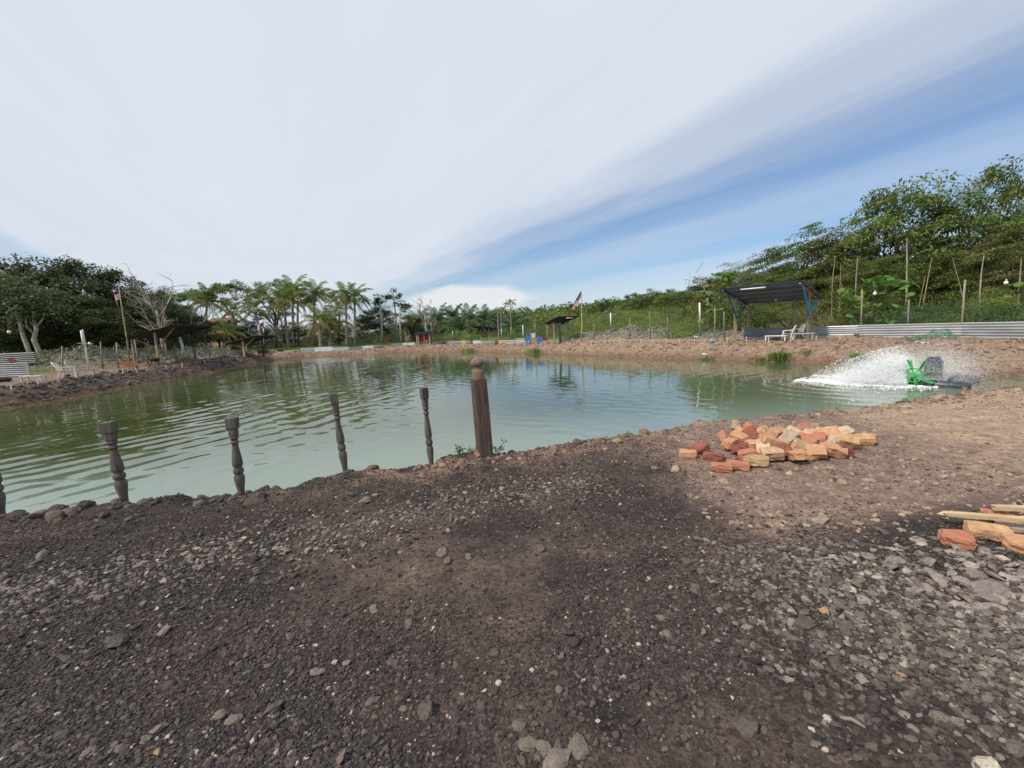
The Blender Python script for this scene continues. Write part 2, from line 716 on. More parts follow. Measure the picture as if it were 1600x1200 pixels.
M_rust = mat('rusty_sheet', (.16, .06, .035), .8, .5, 3)
M_zinc = mat('zinc_sheet', (.45, .46, .47), .45, .25, 1.5, metal=.35, stretch=(.5, .5, 3))
M_zinc_old_or_shaded = mat('old_or_shaded_zinc_sheet', (.20, .21, .22), .5, .35, 1.5, col2=(.36, .375, .39), metal=.3)
M_zinc_pale = mat('pale_zinc_sheet', (.46, .52, .55), .5, .15, 1.5, metal=.1)
M_roof_dark = mat('dark_roof_sheet', (.045, .045, .05), .6, .35, 1.5)
M_roof_zinc = mat('roof_sheet', (.20, .20, .21), .5, .3, 1.5, metal=.3)
M_orange_wood = mat('orange_timber', (.36, .16, .06), .7, .25, 5)
M_yellow_wood = mat('yellow_timber', (.45, .33, .15), .7, .25, 5)
M_white_plastic = mat('white_plastic', (.72, .68, .60), .4, .1, 3)
M_dirty_plastic = mat('grey_plastic', (.42, .40, .35), .5, .2, 3)
M_orange_plastic = mat('orange_plastic', (.48, .15, .07), .45, .15, 3)
M_black_plastic = mat('black_plastic', (.025, .025, .03), .45, .3, 3)
M_green_plastic = mat('green_plastic', (.05, .40, .09), .4, .2, 5)
M_pontoon = mat('pontoon_plastic', (.05, .055, .075), .35, .4, 6)
M_red_cloth = mat('red_cloth', (.45, .025, .03), .8, .25, 3)
M_curtain = mat('cream_cloth', (.5, .40, .25), .8, .2, 3)
M_flag_red = mat('flag_red', (.55, .03, .04), .8, .15, 3)
M_flag_white = mat('flag_white', (.78, .78, .8), .8, .06, 3)
M_flag_blue = mat('flag_blue', (.02, .04, .26), .8, .15, 3)
M_flag_yellow = mat('flag_yellow', (.75, .55, .04), .8, .1, 3)
M_bulb = mat('white_bulb', (.85, .85, .85), .3, .03, 3)
M_cable = mat('cable', (.02, .02, .02), .6, .1, 3)
M_pipe = mat('pale_pipe', (.62, .72, .64), .5, .1, 2)
M_bark = mat('bark', (.115, .09, .07), .9, .4, 4, bump=.4)
M_bark_pale = mat('pale_bark', (.33, .30, .25), .85, .4, 3)
M_bark_palm = mat('palm_bark', (.24, .21, .17), .9, .35, 3)
M_dead = mat('dead_wood', (.34, .29, .24), .85, .3, 3)
M_dry_stem = mat('dry_stem', (.30, .23, .12), .85, .35, 2)
M_wall_orange = mat('ochre_wall', (.42, .28, .16), .8, .15, 1)
M_wall_white = mat('pale_wall', (.6, .55, .48), .8, .1, 1)
M_roof_red = mat('red_roof', (.22, .09, .06), .8, .2, 2)
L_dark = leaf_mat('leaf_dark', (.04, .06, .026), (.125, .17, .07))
L_mid = leaf_mat('leaf_mid', (.068, .11, .03), (.23, .31, .09))
L_bright = leaf_mat('leaf_bright', (.12, .18, .034), (.34, .42, .08))
L_olive = leaf_mat('leaf_olive', (.11, .13, .04), (.31, .33, .12))
L_palm = leaf_mat('leaf_palm', (.07, .11, .03), (.23, .30, .08), .3)
L_palm_y = leaf_mat('leaf_palm_yellow', (.16, .14, .025), (.34, .27, .06), .25)
L_oil = leaf_mat('leaf_oil_palm', (.05, .09, .04), (.15, .23, .10), .25)
L_big = leaf_mat('leaf_big', (.08, .16, .03), (.20, .34, .07), .4)
L_grey = leaf_mat('leaf_grey', (.10, .115, .075), (.24, .26, .18), .2)
L_grass = leaf_mat('leaf_grass', (.09, .16, .025), (.24, .36, .06), .4)
M_stone = tint_mat('gravel_stone')
M_clod = tint_mat('soil_clod', .95)

# ------------------------------------------------------------------ ground sheet


def axis(lo, hi, c0, c1, base, k):
    pts = [c0]
    while pts[-1] < hi:
        pts.append(pts[-1] + base + k * max(0, pts[-1] - c1))
    a = [c0]
    while a[-1] > lo:
        a.append(a[-1] - base - k * max(0, c0 - a[-1]) * 1.6)
    return np.array(a[:0:-1] + pts)


xs_r = axis(0, 520, 0, 5.5, .042, .017)
xs = np.concatenate([-xs_r[:0:-1], xs_r])
ys = axis(-40, 520, 1.2, 7.0, .040, .0165)


def soil_colour(X, Y, Z, sd):
    """albedo of the ground materials (millings, soils, turf), with a sunlit patch painted in"""
    n1 = fbm(X * .9, Y * .9, 51, 4)
    n2 = fbm(X * 3.1, Y * 3.1, 52, 4)

    def lerp(a, b, t):
        return a * (1 - t[..., None]) + b * t[..., None]
    black = np.array([.050, .040, .037])
    dkbrown = np.array([.09, .067, .057])
    brown = np.array([.21, .14, .107])
    tan = np.array([.28, .204, .148])
    c = np.broadcast_to(tan, X.shape + (3,)).copy()
    c = lerp(c, np.array([.25, .175, .13]), ss(n2, .4, .65) * .6)
    near = ss(Y, 12.5, 10.5)
    # crushed black millings over the near ground, brown soil along the lip, tan soil to the right
    right = ss(X - .13 * Y + (n1 - .5) * 1.0, .7, 1.5) * ss(Y + (n1 - .5) * .8 - .22 * np.maximum(X - 1.6, 0), 2.45, 2.95)
    near_c = lerp(np.broadcast_to(black, c.shape), np.broadcast_to(dkbrown, c.shape), ss(n1 + (n2 - .5) * .4, .46, .66))
    lip = np.exp(-((sd - NEAR_W) / .65) ** 2) * ss(X, -3.5, -1.0)
    near_c = lerp(near_c, np.broadcast_to(brown, c.shape), np.clip(lip * 1.1 * ss(n2, .25, .5), 0, 1))
    near_c = lerp(near_c, np.broadcast_to(np.array([.24, .168, .133]), c.shape), right)
    near_c = lerp(near_c, np.broadcast_to(np.array([.37, .265, .19]), c.shape), ss(X - .25 * Y + (n1 - .5), 3.2, 4.6) * ss(Y, 2.4, 3.2))  # sunlit patch at the far right, painted as paler tan
    for px, py, r in [(1010, 880, .45), (740, 850, .5), (1180, 1150, .40), (1400, 970, .25), (1130, 880, .35), (900, 830, .45), (620, 900, .3), (1000, 960, .3), (500, 960, .25), (860, 760, .5), (350, 1010, .3), (830, 1000, .25)]:
        q = P(px, py, 0)
        near_c = lerp(near_c, np.broadcast_to(np.array([.15, .107, .086]), c.shape), np.exp(-(((X - q.x) ** 2 + (Y - q.y) ** 2) / r ** 2)) * .55 * ss(n2, .3, .55))
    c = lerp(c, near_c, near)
    left = ss(X, -14, -17.5) * ss(Y, 48, 36)
    slope = left * ss(sd, 2.3, 1.4)
    c = lerp(c, np.broadcast_to(np.array([.19, .14, .105]), c.shape), left * .8)
    c = lerp(c, np.broadcast_to(np.array([.12, .093, .075]), c.shape), slope)
    # damp band by the water
    damp = ss(sd, .45, .1) * (1 - near)
    c = lerp(c, np.broadcast_to(np.array([.15, .085, .055]), c.shape), damp * .8)
    # grey dredged mounds
    mm = 0
    for mx, my, h, sx, sy in MOUNDS:
        mm = np.maximum(mm, np.exp(-(((X - mx) / sx) ** 2 + ((Y - my) / sy) ** 2)))
    c = lerp(c, np.broadcast_to(np.array([.19, .175, .14]), c.shape), ss(mm, .2, .5))
    # turf beyond the banks
    far = ss(sd + (n1 - .5) * 3, 6.5, 9.5) * (1 - near) * (1 - ss(mm, .15, .4))
    far = far * np.where((X > 0) & (Y < 45), ss(sd, 8, 11), 1)
    c = lerp(c, np.broadcast_to(np.array([.085, .13, .03]), c.shape) * (0.7 + .6 * n2[..., None]), far)
    c = lerp(c, np.broadcast_to(np.array([.05, .07, .025]), c.shape), far * ss(sd, 16, 26))
    return np.clip(c, 0, 1)


def build_ground():
    X, Y = np.meshgrid(xs, ys)
    Z = H(X, Y)
    sd = pond_sd(X, Y)
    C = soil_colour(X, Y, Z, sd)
    ny, nx = X.shape
    co = np.stack([X, Y, Z], -1).reshape(-1, 3).astype(np.float32)
    idx = np.arange(nx * ny).reshape(ny, nx)
    q = np.stack([idx[:-1, :-1], idx[:-1, 1:], idx[1:, 1:], idx[1:, :-1]], -1).reshape(-1, 4)
    me = bpy.data.meshes.new('ground')
    me.vertices.add(len(co))
    me.vertices.foreach_set('co', co.ravel())
    me.loops.add(q.size)
    me.loops.foreach_set('vertex_index', q.ravel().astype(np.int32))
    me.polygons.add(len(q))
    me.polygons.foreach_set('loop_start', (np.arange(len(q)) * 4).astype(np.int32))
    me.polygons.foreach_set('use_smooth', np.ones(len(q), bool))
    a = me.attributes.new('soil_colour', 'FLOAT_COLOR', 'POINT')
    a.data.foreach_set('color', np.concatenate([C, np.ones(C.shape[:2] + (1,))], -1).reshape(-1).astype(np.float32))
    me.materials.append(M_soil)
    me.update(calc_edges=True)
    o = link('ground', me)
    return tag(o, kind='structure')


build_ground()

# ------------------------------------------------------------------ water


def water_mat():
    m = bpy.data.materials.new('pond_water')
    m.use_nodes = True
    N, L = m.node_tree.nodes, m.node_tree.links
    b = N['Principled BSDF']
    b.inputs['Roughness'].default_value = .04
    b.inputs['IOR'].default_value = 1.5
    b.inputs['Specular IOR Level'].default_value = .5
    tc = N.new('ShaderNodeTexCoord')
    at = N.new('ShaderNodeAttribute')
    at.attribute_name = 'silt'
    n = N.new('ShaderNodeTexNoise')
    n.inputs['Scale'].default_value = .35
    n.inputs['Detail'].default_value = 5
    L.new(tc.outputs['Object'], n.inputs['Vector'])
    ad = N.new('ShaderNodeMath')
    ad.operation = 'MULTIPLY_ADD'
    ad.inputs[1].default_value = .3
    L.new(n.outputs[0], ad.inputs[0])
    sub = N.new('ShaderNodeMath')
    sub.operation = 'SUBTRACT'
    L.new(at.outputs['Fac'], sub.inputs[0])
    sub.inputs[1].default_value = .15
    L.new(sub.outputs[0], ad.inputs[2])
    ad.use_clamp = True
    mx = N.new('ShaderNodeMix')
    mx.data_type = 'RGBA'
    L.new(ad.outputs[0], mx.inputs['Factor'])
    mx.inputs[6].default_value = (.052, .070, .018, 1)
    mx.inputs[7].default_value = (.185, .24, .19, 1)
    L.new(mx.outputs[2], b.inputs['Base Color'])
    mp = N.new('ShaderNodeMapping')
    mp.inputs['Rotation'].default_value = (0, 0, rad(25))
    mp.inputs['Scale'].default_value = (1.0, 2.4, 1)
    L.new(tc.outputs['Object'], mp.inputs[0])
    n2 = N.new('ShaderNodeTexNoise')
    n2.inputs['Scale'].default_value = 2.6
    n2.inputs['Detail'].default_value = 4
    n2.inputs['Roughness'].default_value = .5
    L.new(mp.outputs[0], n2.inputs['Vector'])
    bp = N.new('ShaderNodeBump')
    bp.inputs['Strength'].default_value = .07
    bp.inputs['Distance'].default_value = .02
    L.new(n2.outputs[0], bp.inputs['Height'])
    L.new(bp.outputs[0], b.inputs['Normal'])
    return m


def build_water():
    xw = np.concatenate([np.arange(-31, -12, .14), np.arange(-12, 16, .085), np.arange(16, 27, .14)])
    yy = [2.0]
    while yy[-1] < 60:
        yy.append(yy[-1] + .05 + .0065 * max(0, yy[-1] - 5))
    yw = np.array(yy)
    X, Y = np.meshgrid(xw, yw)
    r = np.random.default_rng(3)
    Z = np.zeros_like(X)
    patch = ss(fbm(X * .11, Y * .11, 71, 3), .34, .6)
    sd = pond_sd(X, Y)
    calm = ss(-sd, .3, 3.5)
    left = ss(X, -1, -7)
    for i in range(26):
        th = math.atan2(.95, .3) + r.normal(0, .42)
        lam = r.uniform(.28, .75)
        k = 2 * math.pi / lam
        Z += .0005 * lam / .5 * np.sin(k * (X * math.cos(th) + Y * math.sin(th)) + r.uniform(0, 6.28)) * (.35 + .65 * patch) * (.2 + .8 * calm)
    for i in range(9):
        th = math.atan2(.45, -.9) + r.normal(0, .24)
        lam = r.uniform(.55, .95)
        k = 2 * math.pi / lam
        Z += .0022 * np.sin(k * (X * math.cos(th) + Y * math.sin(th)) + r.uniform(0, 6.28)) * left * (.1 + .9 * calm) * (.3 + .9 * ss(fbm(X * .3 + i * 3.7, Y * .3, 73, 2), .35, .65))
    # rings running out from the splash
    cx, cy = 11.0, 13.5
    rr = np.hypot(X - cx, Y - cy)
    Z += .010 * np.sin(rr * 9 + 2 * fbm(X, Y, 81, 2)) * np.exp(-rr / 3.5)
    silt = .05 + .95 * ss(-sd, 6.0, .5) * ss(Y, 14, 9) + .25 * ss(X, 0, 8)
    ny, nx = X.shape
    co = np.stack([X, Y, Z + WATER_Z], -1).reshape(-1, 3).astype(np.float32)
    idx = np.arange(nx * ny).reshape(ny, nx)
    keep = (sd < 1.2)
    kq = (keep[:-1, :-1] | keep[1:, 1:])
    q = np.stack([idx[:-1, :-1], idx[:-1, 1:], idx[1:, 1:], idx[1:, :-1]], -1)[kq]
    used = np.unique(q)
    remap = np.zeros(nx * ny, np.int64)
    remap[used] = np.arange(len(used))
    q = remap[q]
    co = co[used]
    me = bpy.data.meshes.new('pond_water')
    me.vertices.add(len(co))
    me.vertices.foreach_set('co', co.ravel())
    me.loops.add(q.size)
    me.loops.foreach_set('vertex_index', q.ravel().astype(np.int32))
    me.polygons.add(len(q))
    me.polygons.foreach_set('loop_start', (np.arange(len(q)) * 4).astype(np.int32))
    me.polygons.foreach_set('use_smooth', np.ones(len(q), bool))
    a = me.attributes.new('silt', 'FLOAT', 'POINT')
    a.data.foreach_set('value', silt.reshape(-1)[used].astype(np.float32))
    me.materials.append(water_mat())
    me.update(calc_edges=True)
    tag(link('pond_water', me), kind='structure')


build_water()


# ------------------------------------------------------------------ instanced grains (gravel, clods, droplets)
def scatter(name, pts, scl, rot, tint, material, variants=6, subdiv=2, amp=.45, freq=1.1, smooth=False):
    n = len(pts)
    me = bpy.data.meshes.new(name)
    me.vertices.add(n)
    me.vertices.foreach_set('co', np.asarray(pts, np.float32).ravel())
    for nm, tp, key, data in (('scl', 'FLOAT_VECTOR', 'vector', scl), ('rot', 'FLOAT_VECTOR', 'vector', rot)):
        a = me.attributes.new(nm, tp, 'POINT')
        a.data.foreach_set(key, np.asarray(data, np.float32).ravel())
    a = me.attributes.new('tint', 'FLOAT_COLOR', 'POINT')
    a.data.foreach_set('color', np.concatenate([np.asarray(tint), np.ones((n, 1))], 1).astype(np.float32).ravel())
    a = me.attributes.new('vid', 'INT', 'POINT')
    a.data.foreach_set('value', rng.integers(0, variants, n).astype(np.int32))
    o = link(name, me)
    ng = bpy.data.node_groups.new(name + '_nodes', 'GeometryNodeTree')
    ng.interface.new_socket('Geometry', in_out='INPUT', socket_type='NodeSocketGeometry')
    ng.interface.new_socket('Geometry', in_out='OUTPUT', socket_type='NodeSocketGeometry')
    N, L = ng.nodes, ng.links
    gi, go = N.new('NodeGroupInput'), N.new('NodeGroupOutput')
    g2i = N.new('GeometryNodeGeometryToInstance')
    for k in range(variants):
        ic = N.new('GeometryNodeMeshIcoSphere')
        ic.inputs['Radius'].default_value = 1
        ic.inputs['Subdivisions'].default_value = subdiv
        last = ic.outputs['Mesh']
        if amp > 0:
            nz = N.new('ShaderNodeTexNoise')
            nz.noise_dimensions = '4D'
            nz.inputs['W'].default_value = k * 7.3 + 1.7
            nz.inputs['Scale'].default_value = freq
            nz.inputs['Detail'].default_value = 2
            sb = N.new('ShaderNodeMath')
            sb.operation = 'SUBTRACT'
            L.new(nz.outputs[0], sb.inputs[0])
            sb.inputs[1].default_value = .5
            ml = N.new('ShaderNodeMath')
            ml.operation = 'MULTIPLY'
            L.new(sb.outputs[0], ml.inputs[0])
            ml.inputs[1].default_value = amp * 3.5
            nm = N.new('GeometryNodeInputNormal')
            vm = N.new('ShaderNodeVectorMath')
            vm.operation = 'SCALE'
            L.new(nm.outputs[0], vm.inputs[0])
            L.new(ml.outputs[0], vm.inputs['Scale'])
            sp = N.new('GeometryNodeSetPosition')
            L.new(last, sp.inputs['Geometry'])
            L.new(vm.outputs[0], sp.inputs['Offset'])
            last = sp.outputs[0]
        sh = N.new('GeometryNodeSetShadeSmooth')
        sh.inputs['Shade Smooth'].default_value = smooth
        L.new(last, sh.inputs[0])
        sm = N.new('GeometryNodeSetMaterial')
        sm.inputs['Material'].default_value = material
        L.new(sh.outputs[0], sm.inputs[0])
        L.new(sm.outputs[0], g2i.inputs[0])

    def attr(nm, tp):
        a = N.new('GeometryNodeInputNamedAttribute')
        a.data_type = tp
        a.inputs['Name'].default_value = nm
        return a.outputs[0]
    iop = N.new('GeometryNodeInstanceOnPoints')
    L.new(gi.outputs[0], iop.inputs['Points'])
    L.new(g2i.outputs[0], iop.inputs['Instance'])
    iop.inputs['Pick Instance'].default_value = True
    L.new(attr('vid', 'INT'), iop.inputs['Instance Index'])
    e2r = N.new('FunctionNodeEulerToRotation')
    L.new(attr('rot', 'FLOAT_VECTOR'), e2r.inputs[0])
    L.new(e2r.outputs[0], iop.inputs['Rotation'])
    L.new(attr('scl', 'FLOAT_VECTOR'), iop.inputs['Scale'])
    L.new(iop.outputs[0], go.inputs[0])
    md = o.modifiers.new('grains', 'NODES')
    md.node_group = ng
    return tag(o, kind='stuff')


def line_dist(X, Y, pts):
    best = np.full(X.shape, 1e9)
    for a, b in zip(pts[:-1], pts[1:]):
        ex, ey = b[0] - a[0], b[1] - a[1]
        t = np.clip(((X - a[0]) * ex + (Y - a[1]) * ey) / (ex * ex + ey * ey), 0, 1)
        best = np.minimum(best, np.hypot(X - a[0] - ex * t, Y - a[1] - ey * t))
    return best


def near_points(n, dmax, power=1.0):
    """random ground points in front of the camera, denser nearby"""
    d = 1.15 * (dmax / 1.15) ** (rng.random(n) ** power)
    a = rng.uniform(-1.5, 1.5, n)
    return a * d, d


def build_gravel():
    P2 = lambda x, y: tuple(P(x, y, 0))[:2]
    band1 = [P2(-150, 950), P2(60, 920), P2(350, 860), P2(560, 830), P2(740, 775), P2(900, 760)]
    band2 = [P2(1330, 890), P2(1480, 930), P2(1700, 960)]
    band3 = [P2(1180, 900), P2(1350, 1010), P2(1600, 1060)]
    slabc = [P2(1500, 900), P2(1750, 930)]
    pts, scl, rot, tint = [], [], [], []

    def emit(X, Y, S, tones, flat=.55, sink=.25):
        Z = H(X, Y)
        n = len(X)
        sx = S * rng.uniform(.8, 1.35, n)
        sy = S * rng.uniform(.7, 1.1, n)
        sz = S * flat * rng.uniform(.7, 1.2, n)
        pts.append(np.stack([X, Y, Z + sz * (1 - sink * 2)], 1))
        scl.append(np.stack([sx, sy, sz], 1))
        rot.append(np.stack([rng.normal(0, .3, n), rng.normal(0, .3, n), rng.uniform(0, 6.28, n)], 1))
        k = rng.random((n, 1)) ** 1.6
        c = tones[0] * (1 - k) + tones[1] * k
        c = c * rng.uniform(.75, 1.25, (n, 1))
        odd = rng.random(n)
        c = np.where((odd > .985)[:, None], np.array([.33, .29, .23]) * rng.uniform(.8, 1.3, (n, 1)), c)
        c = np.where((odd < .0015)[:, None], np.array([.36, .23, .12]), c)
        tint.append(np.clip(c, 0, 1))
    dk = (np.array([.037, .031, .030]), np.array([.118, .095, .083]))
    lt = (np.array([.09, .077, .068]), np.array([.24, .203, .172]))
    sl = (np.array([.17, .142, .128]), np.array([.33, .275, .24]))
    # fine grit everywhere
    X, Y = near_points(190000, 8.5, 1.0)
    sd = pond_sd(X, Y)
    tanw = ss(X - .13 * Y, .7, 1.5) * ss(Y - .22 * np.maximum(X - 1.6, 0), 2.45, 2.95)
    patch = fbm(X * .75, Y * .95, 91, 4)
    k = (sd > .45) & (rng.random(len(X)) < (1 - .88 * tanw) * (.08 + .92 * ss(patch, .38, .58)))
    X, Y = X[k], Y[k]
    emit(X, Y, rng.gamma(2.2, .0015, len(X)) + .0016 + .0006 * Y, dk)
    # mid stones, richest in the two loose bands
    X, Y = near_points(75000, 8.0, 1.0)
    sd = pond_sd(X, Y)
    b1 = np.exp(-(line_dist(X, Y, band1) / .42) ** 2)
    b2 = np.exp(-(line_dist(X, Y, band2) / .5) ** 2)
    b3 = np.exp(-(line_dist(X, Y, band3) / .45) ** 2)
    tanw = ss(X - .13 * Y, .7, 1.5) * ss(Y - .22 * np.maximum(X - 1.6, 0), 2.45, 2.95)
    patch = ss(fbm(X * 1.6, Y * 1.6, 95, 3), .42, .7)
    pr = (.008 + .055 * patch) * (1 - .9 * tanw) + .62 * b1 + .6 * b2 + .5 * b3
    k = (sd > .5) & (rng.random(len(X)) < pr)
    lt_k = (b1 + b2 + b3 * .7)[k] > rng.random(k.sum()) * 1.0
    X, Y = X[k], Y[k]
    S = rng.gamma(3.2, .0024, len(X)) + .0028 + .0010 * Y
    emit(X[lt_k], Y[lt_k], S[lt_k], lt)
    emit(X[~lt_k], Y[~lt_k], S[~lt_k], dk)
    # flat slaty pieces at the right
    X, Y = near_points(9000, 5, 1.0)
    w = np.exp(-(line_dist(X, Y, slabc) / .42) ** 2)
    k = rng.random(len(X)) < w * .8
    X, Y = X[k], Y[k]
    emit(X, Y, rng.gamma(5, .0052, len(X)) + .006, sl, flat=.28)
    X, Y = near_points(9000, 5, 1.0)
    w = np.exp(-(line_dist(X, Y, band2) / .55) ** 2)
    k = rng.random(len(X)) < w * .35
    X, Y = X[k], Y[k]
    emit(X, Y, rng.gamma(3, .0036, len(X)) + .004, (dk[0] * 1.2, lt[1]), flat=.3)
    # bigger loose stones
    X, Y = near_points(170, 5, 1.0)
    k = (pond_sd(X, Y) > .7)
    X, Y = X[k], Y[k]
    emit(X, Y, rng.gamma(3, .0050, len(X)) + .007, (np.array([.085, .072, .062]), np.array([.2, .165, .135])), flat=.5, sink=.2)
    o = scatter('gravel', np.concatenate(pts), np.concatenate(scl), np.concatenate(rot), np.concatenate(tint), M_stone, 8, 2, .62, 1.25)
    tag(o, 'loose black and grey crushed gravel strewn over the near ground', 'gravel')


build_gravel()


def build_clods():
    pts, scl, rot, tint = [], [], [], []

    def emit(X, Y, S, c0, c1):
        n = len(X)
        Z = H(X, Y)
        pts.append(np.stack([X, Y, Z + S * .05], 1))
        scl.append(np.stack([S * rng.uniform(.8, 1.4, n), S * rng.uniform(.7, 1.1, n), S * rng.uniform(.5, .85, n)], 1))
        rot.append(np.stack([rng.normal(0, .4, n), rng.normal(0, .4, n), rng.uniform(0, 6.28, n)], 1))
        k = rng.random((n, 1))
        tint.append((np.array(c0) * (1 - k) + np.array(c1) * k) * rng.uniform(.8, 1.2, (n, 1)))
    # far and right banks
    n = 120000
    X = rng.uniform(-26, 24, n)
    Y = rng.uniform(10.5, 56, n)
    sd = pond_sd(X, Y)
    w = 1.5 + 2.4 * ss(X, 14.6, 17.5)
    left = ss(X, -14, -17.5) * ss(Y, 48, 36)
    k = (sd > .08) & (sd < w * 1.05)
    X, Y, left = X[k], Y[k], left[k]
    S = rng.gamma(1.4, .019, len(X)) + .011
    L_ = left > .5
    emit(X[L_], Y[L_], S[L_] * 1.2, (.085, .066, .055), (.14, .108, .088))
    emit(X[~L_], Y[~L_], S[~L_], (.24, .173, .125), (.275, .20, .147))
    # near lip crumbs
    n = 9000
    X = rng.uniform(-7, 11, n)
    Y = rng.uniform(3, 9.6, n)
    sd = pond_sd(X, Y)
    k = (sd > .3) & (sd < 1.15) & (rng.random(n) < np.exp(-((sd - .68) / .25) ** 2)) & (vnoise(X * 1.3, Y * 1.3, 14) > .3)
    X, Y = X[k], Y[k]
    t = ss(X, -3.4, -1.6)
    S = rng.gamma(2.2, .011, len(X)) + .01
    emit(X[t < .5], Y[t < .5], S[t < .5] * 1.25, (.08, .066, .056), (.14, .115, .095))
    emit(X[t >= .5], Y[t >= .5], S[t >= .5], (.15, .105, .08), (.25, .18, .13))
    # mounds
    for mx, my, h, sx, sy in MOUNDS:
        n = 700
        a, b = mx + rng.normal(0, sx * .6, n), my + rng.normal(0, sy * .6, n)
        emit(a, b, rng.gamma(1.5, .024, n) + .012, (.14, .13, .105), (.25, .225, .185))
    # crumbs over the tan right ground
    n = 5000
    X, Y = near_points(n, 9.5, .8)
    k = (pond_sd(X, Y) > .7) & (ss(X - .13 * Y, .7, 1.5) > .5) & (Y > 3)
    emit(X[k], Y[k], rng.gamma(2, .006, k.sum()) + .005, (.24, .17, .125), (.36, .27, .19))
    o = scatter('soil_clods', np.concatenate(pts), np.concatenate(scl), np.concatenate(rot), np.concatenate(tint), M_clod, 6, 2, .5, 1.2)
    tag(o, 'crumbled soil clods covering the pond banks and spoil mounds', 'soil')


build_clods()
# ------------------------------------------------------------------ near timber posts


def turned_baluster(name, label, px, py, h, lean, yaw, rs=1.0, group='turned balusters along the near bank'):
    p = P(px, py, 0)
    p.z = Hs(p.x, p.y)
    t = thing(name, label, 'baluster', (p.x, p.y, p.z - .03), group=group, rot=(lean[0], lean[1], yaw))
    s = (h + .03) / .84
    r = rs
    prof = [(.040, 0), (.042, .02), (.034, .03), (.034, .05), (.038, .11), (.048, .17), (.0545, .215), (.053, .245), (.042, .262), (.040, .27), (.051, .283), (.0555, .300),
            (.052, .318), (.041, .333), (.040, .342), (.051, .356), (.0545, .378), (.051, .42), (.041, .49), (.033, .55), (.0295, .575), (.034, .58), (.044, .588), (.044, .598), (.033, .604),
            (.036, .628), (.047, .636), (.047, .648), (.038, .654)]
    m = MB()
    m.lathe([(a * r, b * s) for a, b in prof], 20)
    m.obj('turned_shaft', M_old_wood, t, True)
    m = MB()
    # chamfered lower block then the square head
    k = .043 * r
    n8 = [(k, -k * .55), (k, k * .55), (k * .55, k), (-k * .55, k), (-k, k * .55), (-k, -k * .55), (-k * .55, -k), (k * .55, -k)]
    V = [(x * .8, y * .8, .650 * s) for x, y in n8] + [(x, y, .668 * s) for x, y in n8] + [(x * 1.05, y * 1.05, .732 * s) for x, y in n8]
    F = [(i + 8 * j, (i + 1) % 8 + 8 * j, (i + 1) % 8 + 8 * (j + 1), i + 8 * (j + 1)) for j in (0, 1) for i in range(8)]
    m.add(V, F + [tuple(range(8))[::-1]])
    k = .050 * r
    q = [(k, k), (-k, k), (-k, -k), (k, -k)]
    zs = [(.80, .728), (1.0, .742), (1.02, .836), (.97, .841)]
    V = [(x * a, y * a, z * s) for a, z in zs for x, y in q]
    F = [(i + 4 * j, (i + 1) % 4 + 4 * j, (i + 1) % 4 + 4 * (j + 1), i + 4 * (j + 1)) for j in range(3) for i in range(4)]
    m.add(V, F + [(3, 2, 1, 0), (12, 13, 14, 15)])
    m.obj('square_head', M_old_wood, t)
    return t


turned_baluster('baluster', 'grey turned baluster cut off by the left edge of the picture', 2, 812, .88, (.0, .01), .5)
turned_baluster('baluster', 'grey turned baluster with broad chamfered head beside the leftmost cut off one', 196, 789, .84, (.01, -.03), .25, .98)
turned_baluster('baluster', 'grey turned baluster standing beside the largest lumpy clod on the near bank', 377, 769, .86, (0, .0), .15, .93)
turned_baluster('baluster', 'dark turned baluster standing alone on brown soil midway along the near bank', 540, 734, 1.0, (0, -.05), .35, .85)
turned_baluster('baluster', 'slim turned baluster nearest the thick newel post', 674, 718, 1.06, (0, -.035), .7, .80)


def newel():
    p = P(758, 714, 0)
    p.z = Hs(p.x, p.y)
    t = thing('newel_post', 'thick square newel post with a ball finial at the water edge', 'newel post', (p.x, p.y, p.z - .05), rot=(0.01, -.035, .35))
    m = MB()
    V, F = [], []
    k, c = .088, .012
    o8 = [(k, -k + c), (k, k - c), (k - c, k), (-k + c, k), (-k, k - c), (-k, -k + c), (-k + c, -k), (k - c, -k)]
    lv = [(1.0, 0), (1.0, .3), (.985, .6), (.96, 1.0)]
    for a, z in lv:
        V += [(x * a, y * a, z) for x, y in o8]
    for j in range(3):
        F += [(i + 8 * j, (i + 1) % 8 + 8 * j, (i + 1) % 8 + 8 * (j + 1), i + 8 * (j + 1)) for i in range(8)]
    F.append(tuple(range(24, 32)))
    m.add(V, F)
    m.obj('square_shaft', M_newel, t)
    m = MB()
    m.lathe([(.078, 1.0), (.08, 1.01), (.076, 1.10), (.07, 1.125), (.054, 1.135)], 20)
    m.obj('neck', M_newel_top, t, True)
    m = MB()
    m.lathe([(.055, 1.135), (.056, 1.15), (.05, 1.157), (.064, 1.168), (.078, 1.187), (.083, 1.21), (.078, 1.235), (.062, 1.255), (.035, 1.266), (.01, 1.27)], 20)
    m.obj('ball_finial', M_newel_top, t, True)


newel()

# ------------------------------------------------------------------ bricks
BR = {'red': (.41, .14, .085), 'orange': (.48, .215, .115), 'buff': (.50, .30, .165), 'olive': (.44, .30, .18), 'maroon': (.24, .085, .06), 'pale': (.55, .41, .27), 'tan': (.35, .265, .19)}
M_BR = {k: mat('brick_' + k, v, .9, .3, 14, col2=tuple(min(1, a * b) for a, b in zip(v, (1.0, 1.45, 1.6))) if k in ('red', 'orange') else None, bump=.5, bscale=60) for k, v in BR.items()}


